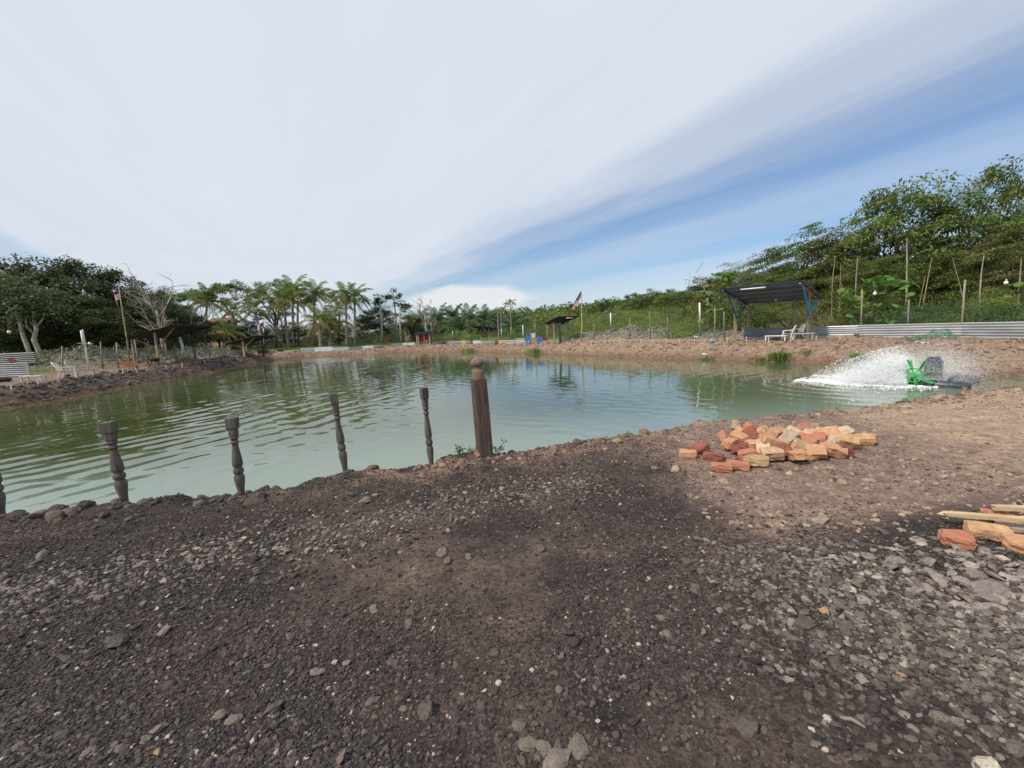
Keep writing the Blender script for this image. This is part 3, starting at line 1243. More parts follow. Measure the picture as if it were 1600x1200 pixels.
def brick_mesh(seed, size=(.205, .098, .066), broken=0.0):
    r = np.random.default_rng(seed)
    bm = bmesh.new()
    bmesh.ops.create_cube(bm, size=1)
    bmesh.ops.subdivide_edges(bm, edges=bm.edges[:], cuts=3, use_grid_fill=True)
    for v in bm.verts:
        c = v.co
        corner = sum(abs(abs(q) - .5) < 1e-4 for q in c)
        c *= 1 - (.028 + .05 * r.random() ** 3) * (corner >= 2) - (.03 + .14 * r.random() ** 3) * (corner == 3)
        x, y, z = c.x * size[0], c.y * size[1], c.z * size[2]
        if broken and c.x > .1:
            x -= (c.x - .1) * broken * size[0] * (.55 + .9 * r.random())
        v.co = Vector((x, y, z)) + Vector(r.normal(0, .0042, 3))
    me = bpy.data.meshes.new('brick')
    bm.to_mesh(me)
    bm.free()
    return me


BRICKS = [
    # zoom x, zoom y, height, yaw, tilt x, tilt y, colour, broken, label
    (540, 188, .07, .9, 1.2, .2, 'tan', .3, 'dusty tan brick leaning upright at the back left corner of the pile'),
    (622, 203, .06, -.35, .1, .1, 'red', .0, 'pinkish red brick lying flat at the back beside the leaning tan brick'),
    (577, 232, .06, .3, .2, .15, 'buff', .5, 'small yellowish half brick near the back left of the pile'),
    (622, 243, .07, -.9, .3, .2, 'maroon', .2, 'dark red brick wedged between the yellowish half brick and buff ones'),
    (448, 248, .05, 1.2, .0, .0, 'red', .5, 'short red brick standing apart at the upper left of the pile'),
    (546, 260, .06, -.6, .1, .25, 'orange', .3, 'orange red brick tilted just right of the short red outlier'),
    (606, 278, .05, .2, .1, .0, 'maroon', .4, 'flat dark red half brick in the left middle of the pile'),
    (486, 288, .05, .7, .1, .2, 'orange', .3, 'orange brick at the left side below the short red outlier'),
    (692, 225, .08, .6, .2, -.2, 'buff', .0, 'buff brick with an orange end at the back of the pile'),
    (786, 228, .08, .5, .4, .1, 'orange', .0, 'orange brick with a dark shaded side in the back centre'),
    (555, 322, .05, -.4, .1, .0, 'maroon', .0, 'large dark red brick at the left front side of the pile'),
    (650, 298, .07, .6, .2, .1, 'buff', .1, 'orange buff brick lying aslant left of centre'),
    (737, 280, .09, -.5, .3, .25, 'orange', .1, 'rough orange brick tilted on top in the centre left'),
    (845, 270, .09, .2, .3, .0, 'tan', .0, 'greyish brick lying broad side up in the very centre'),
    (892, 243, .09, -.3, .2, .2, 'pale', .2, 'pale buff brick behind the greyish centre brick'),
    (940, 208, .09, -.4, .5, .0, 'red', .0, 'bright red brick with flat face up at the back'),
    (1037, 190, .07, .1, .2, .1, 'tan', .1, 'tan brick at the very back right of the pile'),
    (1002, 245, .10, -.2, .3, .1, 'pale', .3, 'pinkish pale brick right of the bright red one'),
    (1090, 230, .09, .1, .5, .0, 'buff', .0, 'large orange buff brick face forward at the back right'),
    (1040, 282, .08, 1.0, .3, .3, 'red', .4, 'small red orange broken piece right of centre'),
    (966, 282, .07, -.7, .2, .1, 'red', .2, 'red brick just right of the greyish centre brick'),
    (930, 316, .06, -.4, .3, .1, 'olive', .1, 'grey olive brick with a rounded corner in the front centre'),
    (1090, 296, .08, .2, .2, -.1, 'pale', .1, 'big pale tan brick lying right of centre'),
    (1195, 226, .08, -.1, .3, .1, 'pale', .1, 'whitish brick at the upper right of the pile'),
    (1210, 277, .07, -.3, .4, .1, 'buff', .0, 'pale yellow brick face forward at the right side'),
    (1310, 272, .045, .15, .0, .0, 'buff', .1, 'buff brick lying at the right end of the pile'),
    (1357, 269, .04, .7, .0, .0, 'orange', .6, 'small orange stub at the extreme right end'),
    (1132, 342, .06, -.1, .2, .0, 'orange', .0, 'large rough red orange brick at the right front'),
    (1018, 346, .06, -.9, .2, .1, 'orange', .2, 'orange brick standing at the front beside the large rough one'),
    (890, 357, .06, 1.3, .0, .0, 'orange', .1, 'square ended orange brick facing forward at the front centre'),
    (740, 352, .06, .05, .1, .0, 'olive', .0, 'large olive buff brick lying lengthwise at the front centre'),
    (690, 316, .07, .9, .2, .2, 'pale', .3, 'pale cream brick behind the large olive buff brick'),
    (652, 396, .05, .4, .1, .1, 'olive', .2, 'chunky olive yellow brick at the front left edge of the pile'),
    (606, 359, .045, -.1, .0, .0, 'red', .5, 'small red half brick behind the chunky olive yellow brick'),
    (530, 420, .04, -.45, .05, .0, 'red', .0, 'long pinkish red brick lying low at the front left'),
    (432, 432, .04, -.35, .0, .05, 'red', .1, 'red brick with a buff broken end lying lowest at the front left'),
    (380, 377, .03, -.6, .0, .0, 'maroon', .1, 'thin dark red brick half sunk in soil at the left'),
    (290, 322, .05, -.55, .1, .0, 'maroon', .0, 'dark maroon brick lying away from the pile at the left'),
    (228, 357, .035, -.3, .1, .0, 'orange', .4, 'rough orange broken brick farthest left of the pile'),
    (826, 332, .05, .4, .2, .2, 'maroon', .5, 'dark small piece in a gap at the front centre'),
    (962, 370, .03, .0, .0, .0, 'buff', .1, 'flat buff brick low at the front between two orange bricks'),
    (1196, 346, .045, -.8, .1, .1, 'maroon', .5, 'dark red stub at the right front corner of the pile'),
]


def build_bricks():
    for i, (zx, zy, h, yaw, tx, ty, c, brk, label) in enumerate(BRICKS):
        px, py = 1020 + zx / 4, 620 + zy / 4
        h = h + .075 * math.exp(-((zx - 830) / 330) ** 2 - ((zy - 270) / 75) ** 2)
        g = P(px, py, h * 1.2)
        z0 = Hs(g.x, g.y)
        rb = random.Random(i * 5 + 3)
        big = h > .045
        me = brick_mesh(100 + i, (.235, .135, .105) if big else (.22, .11, .075), brk)
        tx, ty = (tx + rb.gauss(.12, .3), ty + rb.gauss(0, .26)) if big else (tx, ty)
        me.materials.append(M_BR[c])
        o = link('brick', me, loc=(g.x, g.y, z0 + max(h * 1.2, .035)), rot=(tx, ty, yaw + (rb.gauss(0, .5) if big else 0)))
        tag(o, label, 'brick', 'loose bricks heaped on the soil')
    # lower layer carrying the heap
    spots = [(700, 330), (800, 300), (900, 290), (1000, 300), (1080, 270), (760, 270), (860, 340)]
    for i, (zx, zy) in enumerate(spots):
        g = P(1020 + zx / 4, 620 + zy / 4, .03)
        me = brick_mesh(300 + i)
        me.materials.append(M_BR['orange' if i % 2 else 'maroon'])
        o = link('brick', me, loc=(g.x, g.y, Hs(g.x, g.y) + .028), rot=(0, 0, i * 1.1))
        tag(o, 'brick buried under the others in the bottom layer of the pile', 'brick', 'bottom layer bricks of the pile')
    # the few at the right edge with planks
    side = [(1499, 845, .045, -.5, .15, .1, 'red', .45, (.19, .13, .075), 'rough rounded red brick lump lowest left beside the planks'),
            (1545, 831, .06, -.55, .15, .0, 'buff', .15, (.235, .12, .085), 'long buff and orange brick lying below the nearer plank'),
            (1605, 853, .05, -.5, .1, .0, 'orange', .0, (.22, .12, .08), 'orange brick cut off by the right edge of the picture'),
            (1562, 803, .05, -.1, .0, .1, 'red', .2, (.2, .1, .066), 'red brick lying between the two planks'),
            (1590, 826, .02, -.4, .0, .0, 'tan', .0, (.22, .11, .05), 'flat brown brick half hidden under the nearer plank')]
    for i, (px, py, h, yaw, tx, ty, c, brk, size, label) in enumerate(side):
        g = P(px, py, h)
        me = brick_mesh(400 + i, size, brk)
        me.materials.append(M_BR[c])
        tag(link('brick', me, loc=(g.x, g.y, Hs(g.x, g.y) + h * .9), rot=(tx, ty, yaw)), label, 'brick', 'bricks beside the planks')
    for a, b, w, h, label in (((1473, 805), (1700, 822), .055, .028, 'long raw timber batten resting across the bricks at the right edge'),
                              ((1551, 796), (1720, 800), .05, .03, 'shorter splintered timber batten lying behind the longer one')):
        p, q = P(*a, .10), P(*b, .10)
        m = MB()
        n = 7
        pts = [p.lerp(q, k / (n - 1)) for k in range(n)]
        d = (q - p).normalized()
        s = d.cross(Vector((0, 0, 1))).normalized()
        V, F = [], []
        r = np.random.default_rng(int(a[0]))
        for k, c in enumerate(pts):
            ww = w * (1 + r.normal(0, .05)) * (.75 if k == 0 else 1)
            hh = h * (1 + r.normal(0, .05))
            off = d * (r.normal(0, .012) if k == 0 else 0)
            V += [c + s * ww / 2 + off, c - s * ww / 2 - off, c - s * ww / 2 + Vector((0, 0, hh)) + off * .5, c + s * ww / 2 + Vector((0, 0, hh)) - off * .5]
        for k in range(n - 1):
            F += [(4 * k + i, 4 * k + (i + 1) % 4, 4 * k + 4 + (i + 1) % 4, 4 * k + 4 + i) for i in range(4)]
        F += [(3, 2, 1, 0), tuple(4 * (n - 1) + i for i in range(4))]
        m.add(V, F)
        V = m.v
        o = MB()
        c0 = Vector(p)
        o.add([Vector(v) - c0 for v in V], F)
        ob = o.obj('timber_batten', M_plank)
        ob.location = c0
        tag(ob, label, 'plank', 'raw timber battens by the bricks')


build_bricks()

# ------------------------------------------------------------------ clods and stones on the near ground
M_rock = mat('dark_clod', (.10, .08, .068), .95, .4, 5, bump=.9, bscale=25)
M_rock_br = mat('brown_clod', (.17, .12, .09), .95, .35, 5, bump=.9, bscale=25)
M_rock_lt = mat('light_stone', (.22, .185, .15), .9, .3, 9, bump=.6, bscale=40)


def NG(px, py):
    """ground spot near the camera, never slipping over the bank edge"""
    p = P(px, py, 0)
    if p.y < 12:
        p.z = Hs(p.x, p.y)
        return p
    return G(px, py)


def rock(name, label, cat, px, py, size, m, seed, group=None, flat=.65, sink=.25):
    g = NG(px, py)
    bm = bmesh.new()
    bmesh.ops.create_icosphere(bm, subdivisions=3, radius=1)
    r = np.random.default_rng(seed)
    off = r.uniform(0, 50, 3)
    for v in bm.verts:
        c = v.co
        n = 0
        for k, (f, a) in enumerate(((1.1, .5), (2.6, .28), (6, .12))):
            n += a * (float(vnoise(np.array([c.x * f + off[0] + c.z * 3.1 * k]), np.array([c.y * f + off[1] + c.z * f * 1.7]), seed + k)[0]) - .5) * 2
        v.co = c * (1 + .62 * n)
        v.co.z *= flat
        v.co.y *= .8
    me = bpy.data.meshes.new(name)
    bm.to_mesh(me)
    bm.free()
    me.materials.append(m)
    o = link(name, me, loc=(g.x, g.y, g.z + size * flat * (.5 - sink)), rot=(r.normal(0, .15), r.normal(0, .15), r.uniform(0, 6)), scale=(size,) * 3)
    return tag(o, label, cat, group)


gb = 'soil clods along the near bank'
for i, (px, py, s, m, label) in enumerate([
        (88, 803, .10, M_rock, 'dark rounded clod at the water edge just left of the second baluster foot'),
        (28, 812, .09, M_rock, 'low brown clod beside the baluster at the left picture edge'),
        (132, 797, .075, M_rock, 'dark lumpy clod directly left of the wide headed baluster'),
        (228, 784, .07, M_rock, 'small clod just right of the wide headed baluster'),
        (308, 771, .075, M_rock, 'small round clod left of the largest lumpy clod'),
        (334, 765, .13, M_rock, 'largest lumpy clod, left of the third baluster'),
        (350, 772, .07, M_rock, 'clod pressed against the right side of the largest lump'),
        (391, 762, .06, M_rock, 'dark flat clod touching the third baluster foot'),
        (506, 737, .07, M_rock, 'dark clod left of the baluster on brown soil'),
        (487, 741, .05, M_rock, 'small clod in a pair left of the baluster on brown soil'),
        (580, 732, .09, M_rock_br, 'crumbly brown clod right of the baluster on brown soil'),
        (636, 721, .09, M_rock_br, 'brown clod at the notch left of the slim baluster'),
        (902, 692, .08, M_rock_br, 'brown clod on the bank edge right of the newel post'),
        (800, 706, .06, M_rock_br, 'reddish clod just right of the newel post foot'),
        (1010, 676, .07, M_rock_br, 'clod on the bank edge left of the brick pile'),
        (1408, 628, .09, M_rock_br, 'pale clod on the bank edge below the splash'),
        (1446, 626, .07, M_rock_br, 'flat pale clod on the bank edge under the green wheel')]):
    rock('soil_clod', label, 'clod', px, py, s, m, 500 + i, gb)
gs = 'larger loose stones on the near ground'
for i, (px, py, s, label) in enumerate([
        (343, 1125, .030, 'largest pale stone in a pair at the lower left'), (366, 1131, .030, 'pale flat stone right of the largest one at the lower left'),
        (137, 1182, .026, 'flat pale stone near the bottom left corner'), (228, 1157, .022, 'pale stone in a small cluster above the bottom left'),
        (27, 1169, .02, 'pale stone at the far lower left edge'), (873, 1081, .020, 'pinkish pale stone alone below the picture centre'),
        (826, 1168, .034, 'grey stone among paler ones at the bottom centre'), (850, 1176, .032, 'pale buff stone at the bottom centre'), (905, 1172, .042, 'largest grey stone at the bottom centre'),
        (1470, 1123, .04, 'brown slab stone at the lower right'), (1186, 978, .018, 'small orange brick chip on the black gravel at the right'), (1294, 1123, .022, 'white pebble at the lower right'),
        (690, 868, .05, 'pale stone on the light gravel band at left centre'), (570, 785, .06, 'dark brown stone at the top of the light gravel band')]):
    m = M_BR['orange'] if 'brick' in label else (mat('pale_pebble', (.42, .40, .37), .7, .15, 20) if 'white' in label else M_rock_lt)
    rock('stone', label, 'stone', px, py, s, m, 600 + i, gs, .55)
# a stick
p, q = G(1312, 1124), G(1352, 1139)
m = MB()
m.tube([Vector((0, 0, .006)), (q - p) * .5 + Vector((.004, .01, .012)), (q - p) + Vector((0, 0, .006))], [.007, .008, .005], 6)
o = m.obj('stick', M_grey_pole)
o.location = p
tag(o, 'short grey stick lying on the gravel beside the white pebble', 'stick')

# ------------------------------------------------------------------ foliage toolkit


def leaf_mesh(name, pos, size, seed, aspect=.45, droop=.3, tint=None, dry=.02, axis=None):
    """one folded diamond leaf per point"""
    r = np.random.default_rng(seed)
    n = len(pos)
    pos = np.asarray(pos)
    az = r.uniform(0, 2 * np.pi, n)
    el = r.normal(-droop, .5, n)
    if axis is not None:
        az = axis[0] + r.normal(0, .7, n)
    d = np.stack([np.cos(az) * np.cos(el), np.sin(az) * np.cos(el), np.sin(el)], 1)
    up = np.stack([r.normal(0, .45, n), r.normal(0, .45, n), np.ones(n)], 1)
    s = np.cross(d, up)
    s /= np.linalg.norm(s, axis=1, keepdims=True) + 1e-9
    nn = np.cross(s, d)
    L = (size * r.uniform(.6, 1.4, n))[:, None]
    W = L * aspect
    v0 = pos
    v1 = pos + d * L * .5 + s * W * .5 - nn * L * .06
    v2 = pos + d * L - nn * L * .16
    v3 = pos + d * L * .5 - s * W * .5 - nn * L * .06
    co = np.stack([v0, v1, v2, v3], 1).reshape(-1, 3).astype(np.float32)
    me = bpy.data.meshes.new(name)
    me.vertices.add(4 * n)
    me.vertices.foreach_set('co', co.ravel())
    me.loops.add(4 * n)
    me.loops.foreach_set('vertex_index', np.arange(4 * n, dtype=np.int32))
    me.polygons.add(n)
    me.polygons.foreach_set('loop_start', (np.arange(n) * 4).astype(np.int32))
    t = np.clip((tint if tint is not None else .5) + r.normal(0, .2, n), 0, 1)
    c = np.stack([t, np.where(r.random(n) < dry, .8, r.random(n) * .12), np.zeros(n), np.ones(n)], 1)
    a = me.attributes.new('tint', 'FLOAT_COLOR', 'POINT')
    a.data.foreach_set('color', np.repeat(c, 4, 0).astype(np.float32).ravel())
    me.materials.append(L_mid)
    me.update(calc_edges=True)
    return me


def curve_pts(a, b, bend, n=5, r=random):
    a, b = Vector(a), Vector(b)
    d = b - a
    off = Vector((r.uniform(-1, 1), r.uniform(-1, 1), r.uniform(-.2, .6))) * bend * d.length
    return [a.lerp(b, t) + off * (4 * t * (1 - t)) * .5 for t in [i / (n - 1) for i in range(n)]]


def tree_proto(kind, seed, h=9.0):
    """trunk mesh and crown mesh of one tree, base at the origin, height about h"""
    R = random.Random(seed)
    r = np.random.default_rng(seed)
    cfg = {
        #          crown base, half width, clusters, leaves per cluster, leaf size, cluster radius, aspect
        'dense': (.14, .36, 66, 170, .225, .10, .5),
        'open': (.42, .30, 26, 150, .21, .085, .5),
        'umbrella': (.72, .46, 34, 150, .20, .075, .5),
        'feather': (.16, .28, 60, 175, .21, .09, .36),
        'wispy': (.45, .30, 28, 105, .18, .10, .25),
        'tall': (.70, .15, 9, 110, .27, .07, .5),
        'shrub': (.02, .60, 46, 130, .21, .16, .5),
        'bush': (.0, .75, 44, 140, .23, .20, .42),
    }[kind]
    base, hw, nc, nl, ls, crd, asp = cfg
    hw *= h
    crad = crd * h
    lean = Vector((R.uniform(-.05, .05), R.uniform(-.05, .05), 0)) * h
    if kind in ('feather', 'wispy'):
        lean = Vector((R.uniform(-.03, .05), R.uniform(-.05, .05), 0)) * h
    centres = []
    tries = 0
    while len(centres) < nc and tries < 9000:
        tries += 1
        p = Vector((R.uniform(-1, 1), R.uniform(-1, 1), R.uniform(-1, 1)))
        q = p.length
        if q > 1 or (q < .45 and kind not in ('tall',)):
            continue
        zc = (base + 1) / 2
        z = zc * h + p.z * (1 - base) / 2 * h * .98
        wz = 1.0
        if kind == 'umbrella':
            z = h * (.97 - .22 * (p.x ** 2 + p.y ** 2) - .06 * R.random())
        if kind in ('dense', 'feather', 'open'):
            wz = 1 - .35 * max(0, (z / h - .6) / .4)
        if kind in ('shrub', 'bush'):
            z = h * (.02 + .9 * abs(p.z))
        c = Vector((p.x * hw * wz, p.y * hw * wz, z)) + lean * (z / h)
        # broken outline: push a few clusters out, drop others
        if R.random() < .15:
            c += Vector((p.x * hw * .25, p.y * hw * .25, R.uniform(0, .06) * h))
        centres.append(c)
    pos, tint = [], []
    for c in centres:
        k = int(nl * R.uniform(.55, 1.3))
        rr = crad * R.uniform(.6, 1.3)
        q = r.normal(0, 1, (k, 3))
        q /= np.linalg.norm(q, axis=1, keepdims=True)
        q *= (r.random((k, 1)) ** .45) * rr
        q[:, 2] *= .62
        if kind in ('feather', 'wispy'):
            q[:, 0] *= 1.6
            q[:, 2] *= .55
            q[:, 2] += q[:, 0] * .3
        pos.append(np.array(c) + q)
        tint.append(np.full(k, R.uniform(.22, .78)))
    pos = np.concatenate(pos)
    pos[:, 2] = np.maximum(pos[:, 2], .05)
    crown = leaf_mesh('crown', pos, ls, seed, asp, .35 if kind != 'feather' else .1, np.concatenate(tint), .02, (0.2,) if kind == 'feather' else None)
    m = MB()
    t0 = {'umbrella': .55, 'tall': .93, 'open': .6, 'wispy': .7}.get(kind, .62)
    top = lean * t0 + Vector((R.uniform(-.03, .03) * h, R.uniform(-.03, .03) * h, t0 * h))
    tr = .016 * h if kind not in ('shrub', 'bush', 'wispy') else .008 * h
    trunk = curve_pts((0, 0, -.1), top, .10, 8, R)
    m.tube(trunk, [tr * (1.15 - .6 * i / 7) for i in range(8)], 7)
    for c in centres[::3 if nc > 30 else 1]:
        f = R.uniform(.45, .98) if kind != 'tall' else R.uniform(.85, 1)
        if kind in ('umbrella',):
            f = R.uniform(.75, 1)
        s = trunk[min(7, int(f * 7))]
        if (c - s).length < .15:
            continue
        m.tube(curve_pts(s, c, .18, 5, R), [tr * .38, tr * .3, tr * .22, tr * .15, tr * .07], 5, False)
    if kind in ('dense', 'shrub') and R.random() < .7:
        for k in range(2):
            a = Vector((R.uniform(-.3, .3), R.uniform(-.3, .3), -.05))
            m.tube(curve_pts(a, centres[k] * .8, .08, 6, R), [tr * .6, tr * .5, tr * .45, tr * .4, tr * .3, tr * .15], 5)
    trunk_me = m.mesh('trunk', M_bark, True)
    return trunk_me, crown


PROTO = {}
for kind, ns in (('dense', 5), ('open', 4), ('umbrella', 3), ('feather', 5), ('wispy', 3), ('tall', 2), ('shrub', 4), ('bush', 4)):
    PROTO[kind] = [tree_proto(kind, hash_ + 10 * i) for i, hash_ in enumerate([{'dense': 1100, 'open': 1200, 'umbrella': 1300, 'feather': 1400, 'wispy': 1500, 'tall': 1600, 'shrub': 1700, 'bush': 1800}[kind]] * ns)]
H0 = 9.0


def stand(px, py_top, depth):
    """ground spot and height of a thing whose top shows at a pixel"""
    q = DP(px, py_top, depth)
    z = Hs(q.x, q.y)
    return Vector((q.x, q.y, z)), q.z - z


TREE_N = [0]


def tree(kind, px, top, depth, label, group, leaf=None, wide=1.0, bark=None, name='tree', cat='tree', variant=None, rz=None):
    TREE_N[0] += 1
    p, h = stand(px, top, depth)
    i = TREE_N[0] if variant is None else variant
    tm, cm = PROTO[kind][i % len(PROTO[kind])]
    s = h / H0
    t = thing(name, label, cat, p, group=group)
    t.scale = (s * wide, s * wide, s)
    a = (i * 2.4) if kind not in ('feather', 'wispy') else random.uniform(-.5, .5)
    t.rotation_euler = (0, 0, a if rz is None else rz)
    link('trunk', tm, t, bark or M_bark)
    link('crown', cm, t, leaf or L_mid)
    return t


# -- palms
def frond_mesh(seed, L=3.2, droop=1.0, up=.75, n=26, wid=.62, leafw=.05, hang=.6, twist=.0):
    r = np.random.default_rng(seed)
    V, F, T = [], [], []
    pts = []
    p = np.array([0., 0., 0.])
    a = up
    step = L / n
    for i in range(n + 1):
        pts.append(p.copy())
        p = p + step * np.array([math.cos(a), 0, math.sin(a)])
        a -= droop * 1.9 / n * (.4 + 1.3 * i / n)
    pts = np.array(pts)
    # rachis
    for i in range(n):
        w = .028 * (1 - i / n) + .006
        b = len(V)
        V += [pts[i] + [0, w, 0], pts[i] - [0, w, 0], pts[i + 1] - [0, w * .9, 0], pts[i + 1] + [0, w * .9, 0]]
        F.append((b, b + 1, b + 2, b + 3))
        T += [.95] * 4
    for i in range(3, n + 1):
        f = i / n
        ln = wid * (math.sin(math.pi * min(1, .12 + .88 * f)) ** .55 + .15) * r.uniform(.85, 1.1)
        tg = pts[i] - pts[i - 1]
        tg /= np.linalg.norm(tg)
        for s in (-1, 1):
            h = hang * r.uniform(.5, 1.5)
            d = np.array([0, s * math.cos(h), -math.sin(h)]) + tg * .75
            d /= np.linalg.norm(d)
            w = tg * leafw * .5
            mid = pts[i] + d * ln * .55
            tip = pts[i] + d * ln + np.array([0, 0, -ln * .22])
            b = len(V)
            V += [pts[i] - w, pts[i] + w, mid + w * 1.2, mid - w * 1.2, tip]
            F += [(b, b + 1, b + 2, b + 3), (b + 3, b + 2, b + 4)]
            T += [float(np.clip(.5 + r.normal(0, .2), 0, 1))] * 5
    me = bpy.data.meshes.new('frond')
    me.from_pydata([tuple(v) for v in V], [], F)
    at = me.attributes.new('tint', 'FLOAT_COLOR', 'POINT')
    c = np.stack([np.array(T), np.zeros(len(T)), np.zeros(len(T)), np.ones(len(T))], 1)
    at.data.foreach_set('color', c.astype(np.float32).ravel())
    me.materials.append(L_palm)
    return me


COCO = [frond_mesh(2000 + i, 3.3, d, u, 24, .62, .075, hg) for i, (d, u, hg) in enumerate([(.7, 1.25, .35), (.9, .9, .5), (1.0, .5, .7), (.9, .1, .9), (.7, -.35, 1.1)])]
OILF = [frond_mesh(2100 + i, 3.6, d, u, 26, .72, .085, hg) for i, (d, u, hg) in enumerate([(.55, 1.3, .3), (.8, 1.0, .4), (1.0, .65, .5), (1.0, .2, .7)])]
ARECA = [frond_mesh(2200 + i, 1.5, d, u, 12, .38, .09, hg) for i, (d, u, hg) in enumerate([(.8, 1.1, .5), (1.2, .6, .7), (1.2, .2, .9)])]


def palm(px, top, depth, label, group, kind='coconut', base_px=None, yellow=.25, nf=22, fscale=1.0, name=None):
    rr = random.Random(int(px * 7 + top))
    crown, h = stand(px, top, depth)
    if base_px is not None:
        q = DP(base_px, 540, depth)
        base = Vector((q.x, q.y, Hs(q.x, q.y)))
    else:
        base = crown.copy()
    t = thing(name or (kind + '_palm'), label, 'palm tree', base, group=group)
    ch = h - {'coconut': 2.2, 'oil': 2.6, 'areca': .9}[kind] * fscale
    ch = max(ch, .6)
    topv = Vector((crown.x - base.x, crown.y - base.y, ch))
    m = MB()
    n = 9
    r0 = {'coconut': .17, 'oil': .28, 'areca': .085}[kind]
    pts, rs = [], []
    for i in range(n):
        f = i / (n - 1)
        pts.append(Vector((topv.x * f ** 1.5, topv.y * f ** 1.5, -.1 + (ch + .1) * f)))
        rs.append(r0 * (1.25 - .5 * f if i else 1.6))
    m.tube(pts, rs, 8)
    m.obj('trunk', M_bark_palm, t, True)
    fr = {'coconut': COCO, 'oil': OILF, 'areca': ARECA}[kind]
    for k in range(nf):
        f = (k + .5) / nf
        me = fr[min(len(fr) - 1, int(f * len(fr)))]
        az = k * 2.399 + rr.uniform(-.2, .2)
        s = fscale * rr.uniform(.85, 1.1)
        mt = L_palm_y if (f > 1 - yellow and rr.random() < .8) else (L_oil if kind == 'oil' else L_palm)
        link('frond', me, t, mt, topv + Vector((0, 0, .0)), (rr.uniform(-.12, .12), rr.uniform(-.15, .1), az), (s, s, s))
    if kind == 'coconut':
        m = MB()
        for k in range(6):
            a = k * 1.05
            c = topv + Vector((.28 * math.cos(a), .28 * math.sin(a), -.25 - .1 * (k % 2)))
            m.lathe([(.02, -.13), (.10, -.07), (.12, 0), (.09, .08), (.02, .13)], 7, c)
        m.obj('coconut_cluster', M_yellow_wood, t, True)
    return t


def bare_tree(px, top, depth, label, seed, mt=None, spread=.35, n1=8, name='bare_tree'):
    R = random.Random(seed)
    p, h = stand(px, top, depth)
    t = thing(name, label, 'tree', p)
    m = MB()
    tr = .018 * h
    trunk = curve_pts((0, 0, -.1), (R.uniform(-.03, .03) * h, 0, .5 * h), .08, 6, R)
    m.tube(trunk, [tr, tr * .9, tr * .85, tr * .8, tr * .7, tr * .55], 7)
    m.obj('trunk', mt or M_dead, t, True)
    for k in range(n1):
        s = trunk[R.randint(2, 5)]
        a = k * 2.4 + R.uniform(-.4, .4)
        el = R.uniform(.35, 1.3)
        L = h * R.uniform(.35, .55)
        e = s + Vector((math.cos(a) * math.cos(el), math.sin(a) * math.cos(el), math.sin(el))) * L
        e.x = max(-spread * h, min(spread * h, e.x))
        e.z = min(e.z, h)
        m = MB()
        limb = curve_pts(s, e, .3, 6, R)
        m.tube(limb, [tr * .5, tr * .42, tr * .34, tr * .26, tr * .18, tr * .08], 5)
        for j in range(6):
            s2 = limb[R.randint(1, 5)]
            d = Vector((R.uniform(-1, 1), R.uniform(-1, 1), R.uniform(.0, 1.1))).normalized()
            e2 = s2 + d * L * R.uniform(.22, .45)
            tw = curve_pts(s2, e2, .25, 4, R)
            m.tube(tw, [tr * .22, tr * .16, tr * .11, tr * .05], 4)
            for q in range(3):
                s3 = tw[R.randint(1, 3)]
                d = Vector((R.uniform(-1, 1), R.uniform(-1, 1), R.uniform(.0, 1.1))).normalized()
                m.tube([s3, s3 + d * L * .14], [tr * .09, tr * .03], 3, False)
        m.obj('limb', mt or M_dead, t, True)
    return t


# ------------------------------------------------------------------ trees of the left wood
gl = 'broadleaf trees of the dark left wood'
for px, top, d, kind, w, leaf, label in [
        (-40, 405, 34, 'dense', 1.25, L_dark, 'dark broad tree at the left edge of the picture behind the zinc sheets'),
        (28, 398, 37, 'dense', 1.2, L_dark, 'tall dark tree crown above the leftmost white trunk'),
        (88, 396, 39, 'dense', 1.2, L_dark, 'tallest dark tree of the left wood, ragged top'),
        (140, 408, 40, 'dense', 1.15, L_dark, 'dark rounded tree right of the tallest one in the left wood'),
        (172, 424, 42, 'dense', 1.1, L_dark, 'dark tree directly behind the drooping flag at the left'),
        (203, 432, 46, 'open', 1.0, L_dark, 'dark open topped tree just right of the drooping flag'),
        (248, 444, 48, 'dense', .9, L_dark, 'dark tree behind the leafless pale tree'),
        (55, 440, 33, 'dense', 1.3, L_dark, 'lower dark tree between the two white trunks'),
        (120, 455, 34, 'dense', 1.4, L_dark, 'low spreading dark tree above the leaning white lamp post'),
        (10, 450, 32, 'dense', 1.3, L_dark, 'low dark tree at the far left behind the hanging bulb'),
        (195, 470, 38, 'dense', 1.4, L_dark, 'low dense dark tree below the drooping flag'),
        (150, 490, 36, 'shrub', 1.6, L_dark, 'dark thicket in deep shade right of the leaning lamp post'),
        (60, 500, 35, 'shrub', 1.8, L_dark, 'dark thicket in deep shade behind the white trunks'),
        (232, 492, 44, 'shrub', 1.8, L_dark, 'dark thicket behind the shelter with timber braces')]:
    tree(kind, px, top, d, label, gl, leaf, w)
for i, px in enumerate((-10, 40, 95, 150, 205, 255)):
    tree('dense', px, 455 + 6 * (i % 3), 50, 'dark tree in the unlit depth of the left wood', 'deep row of the left wood', L_dark, 1.7)
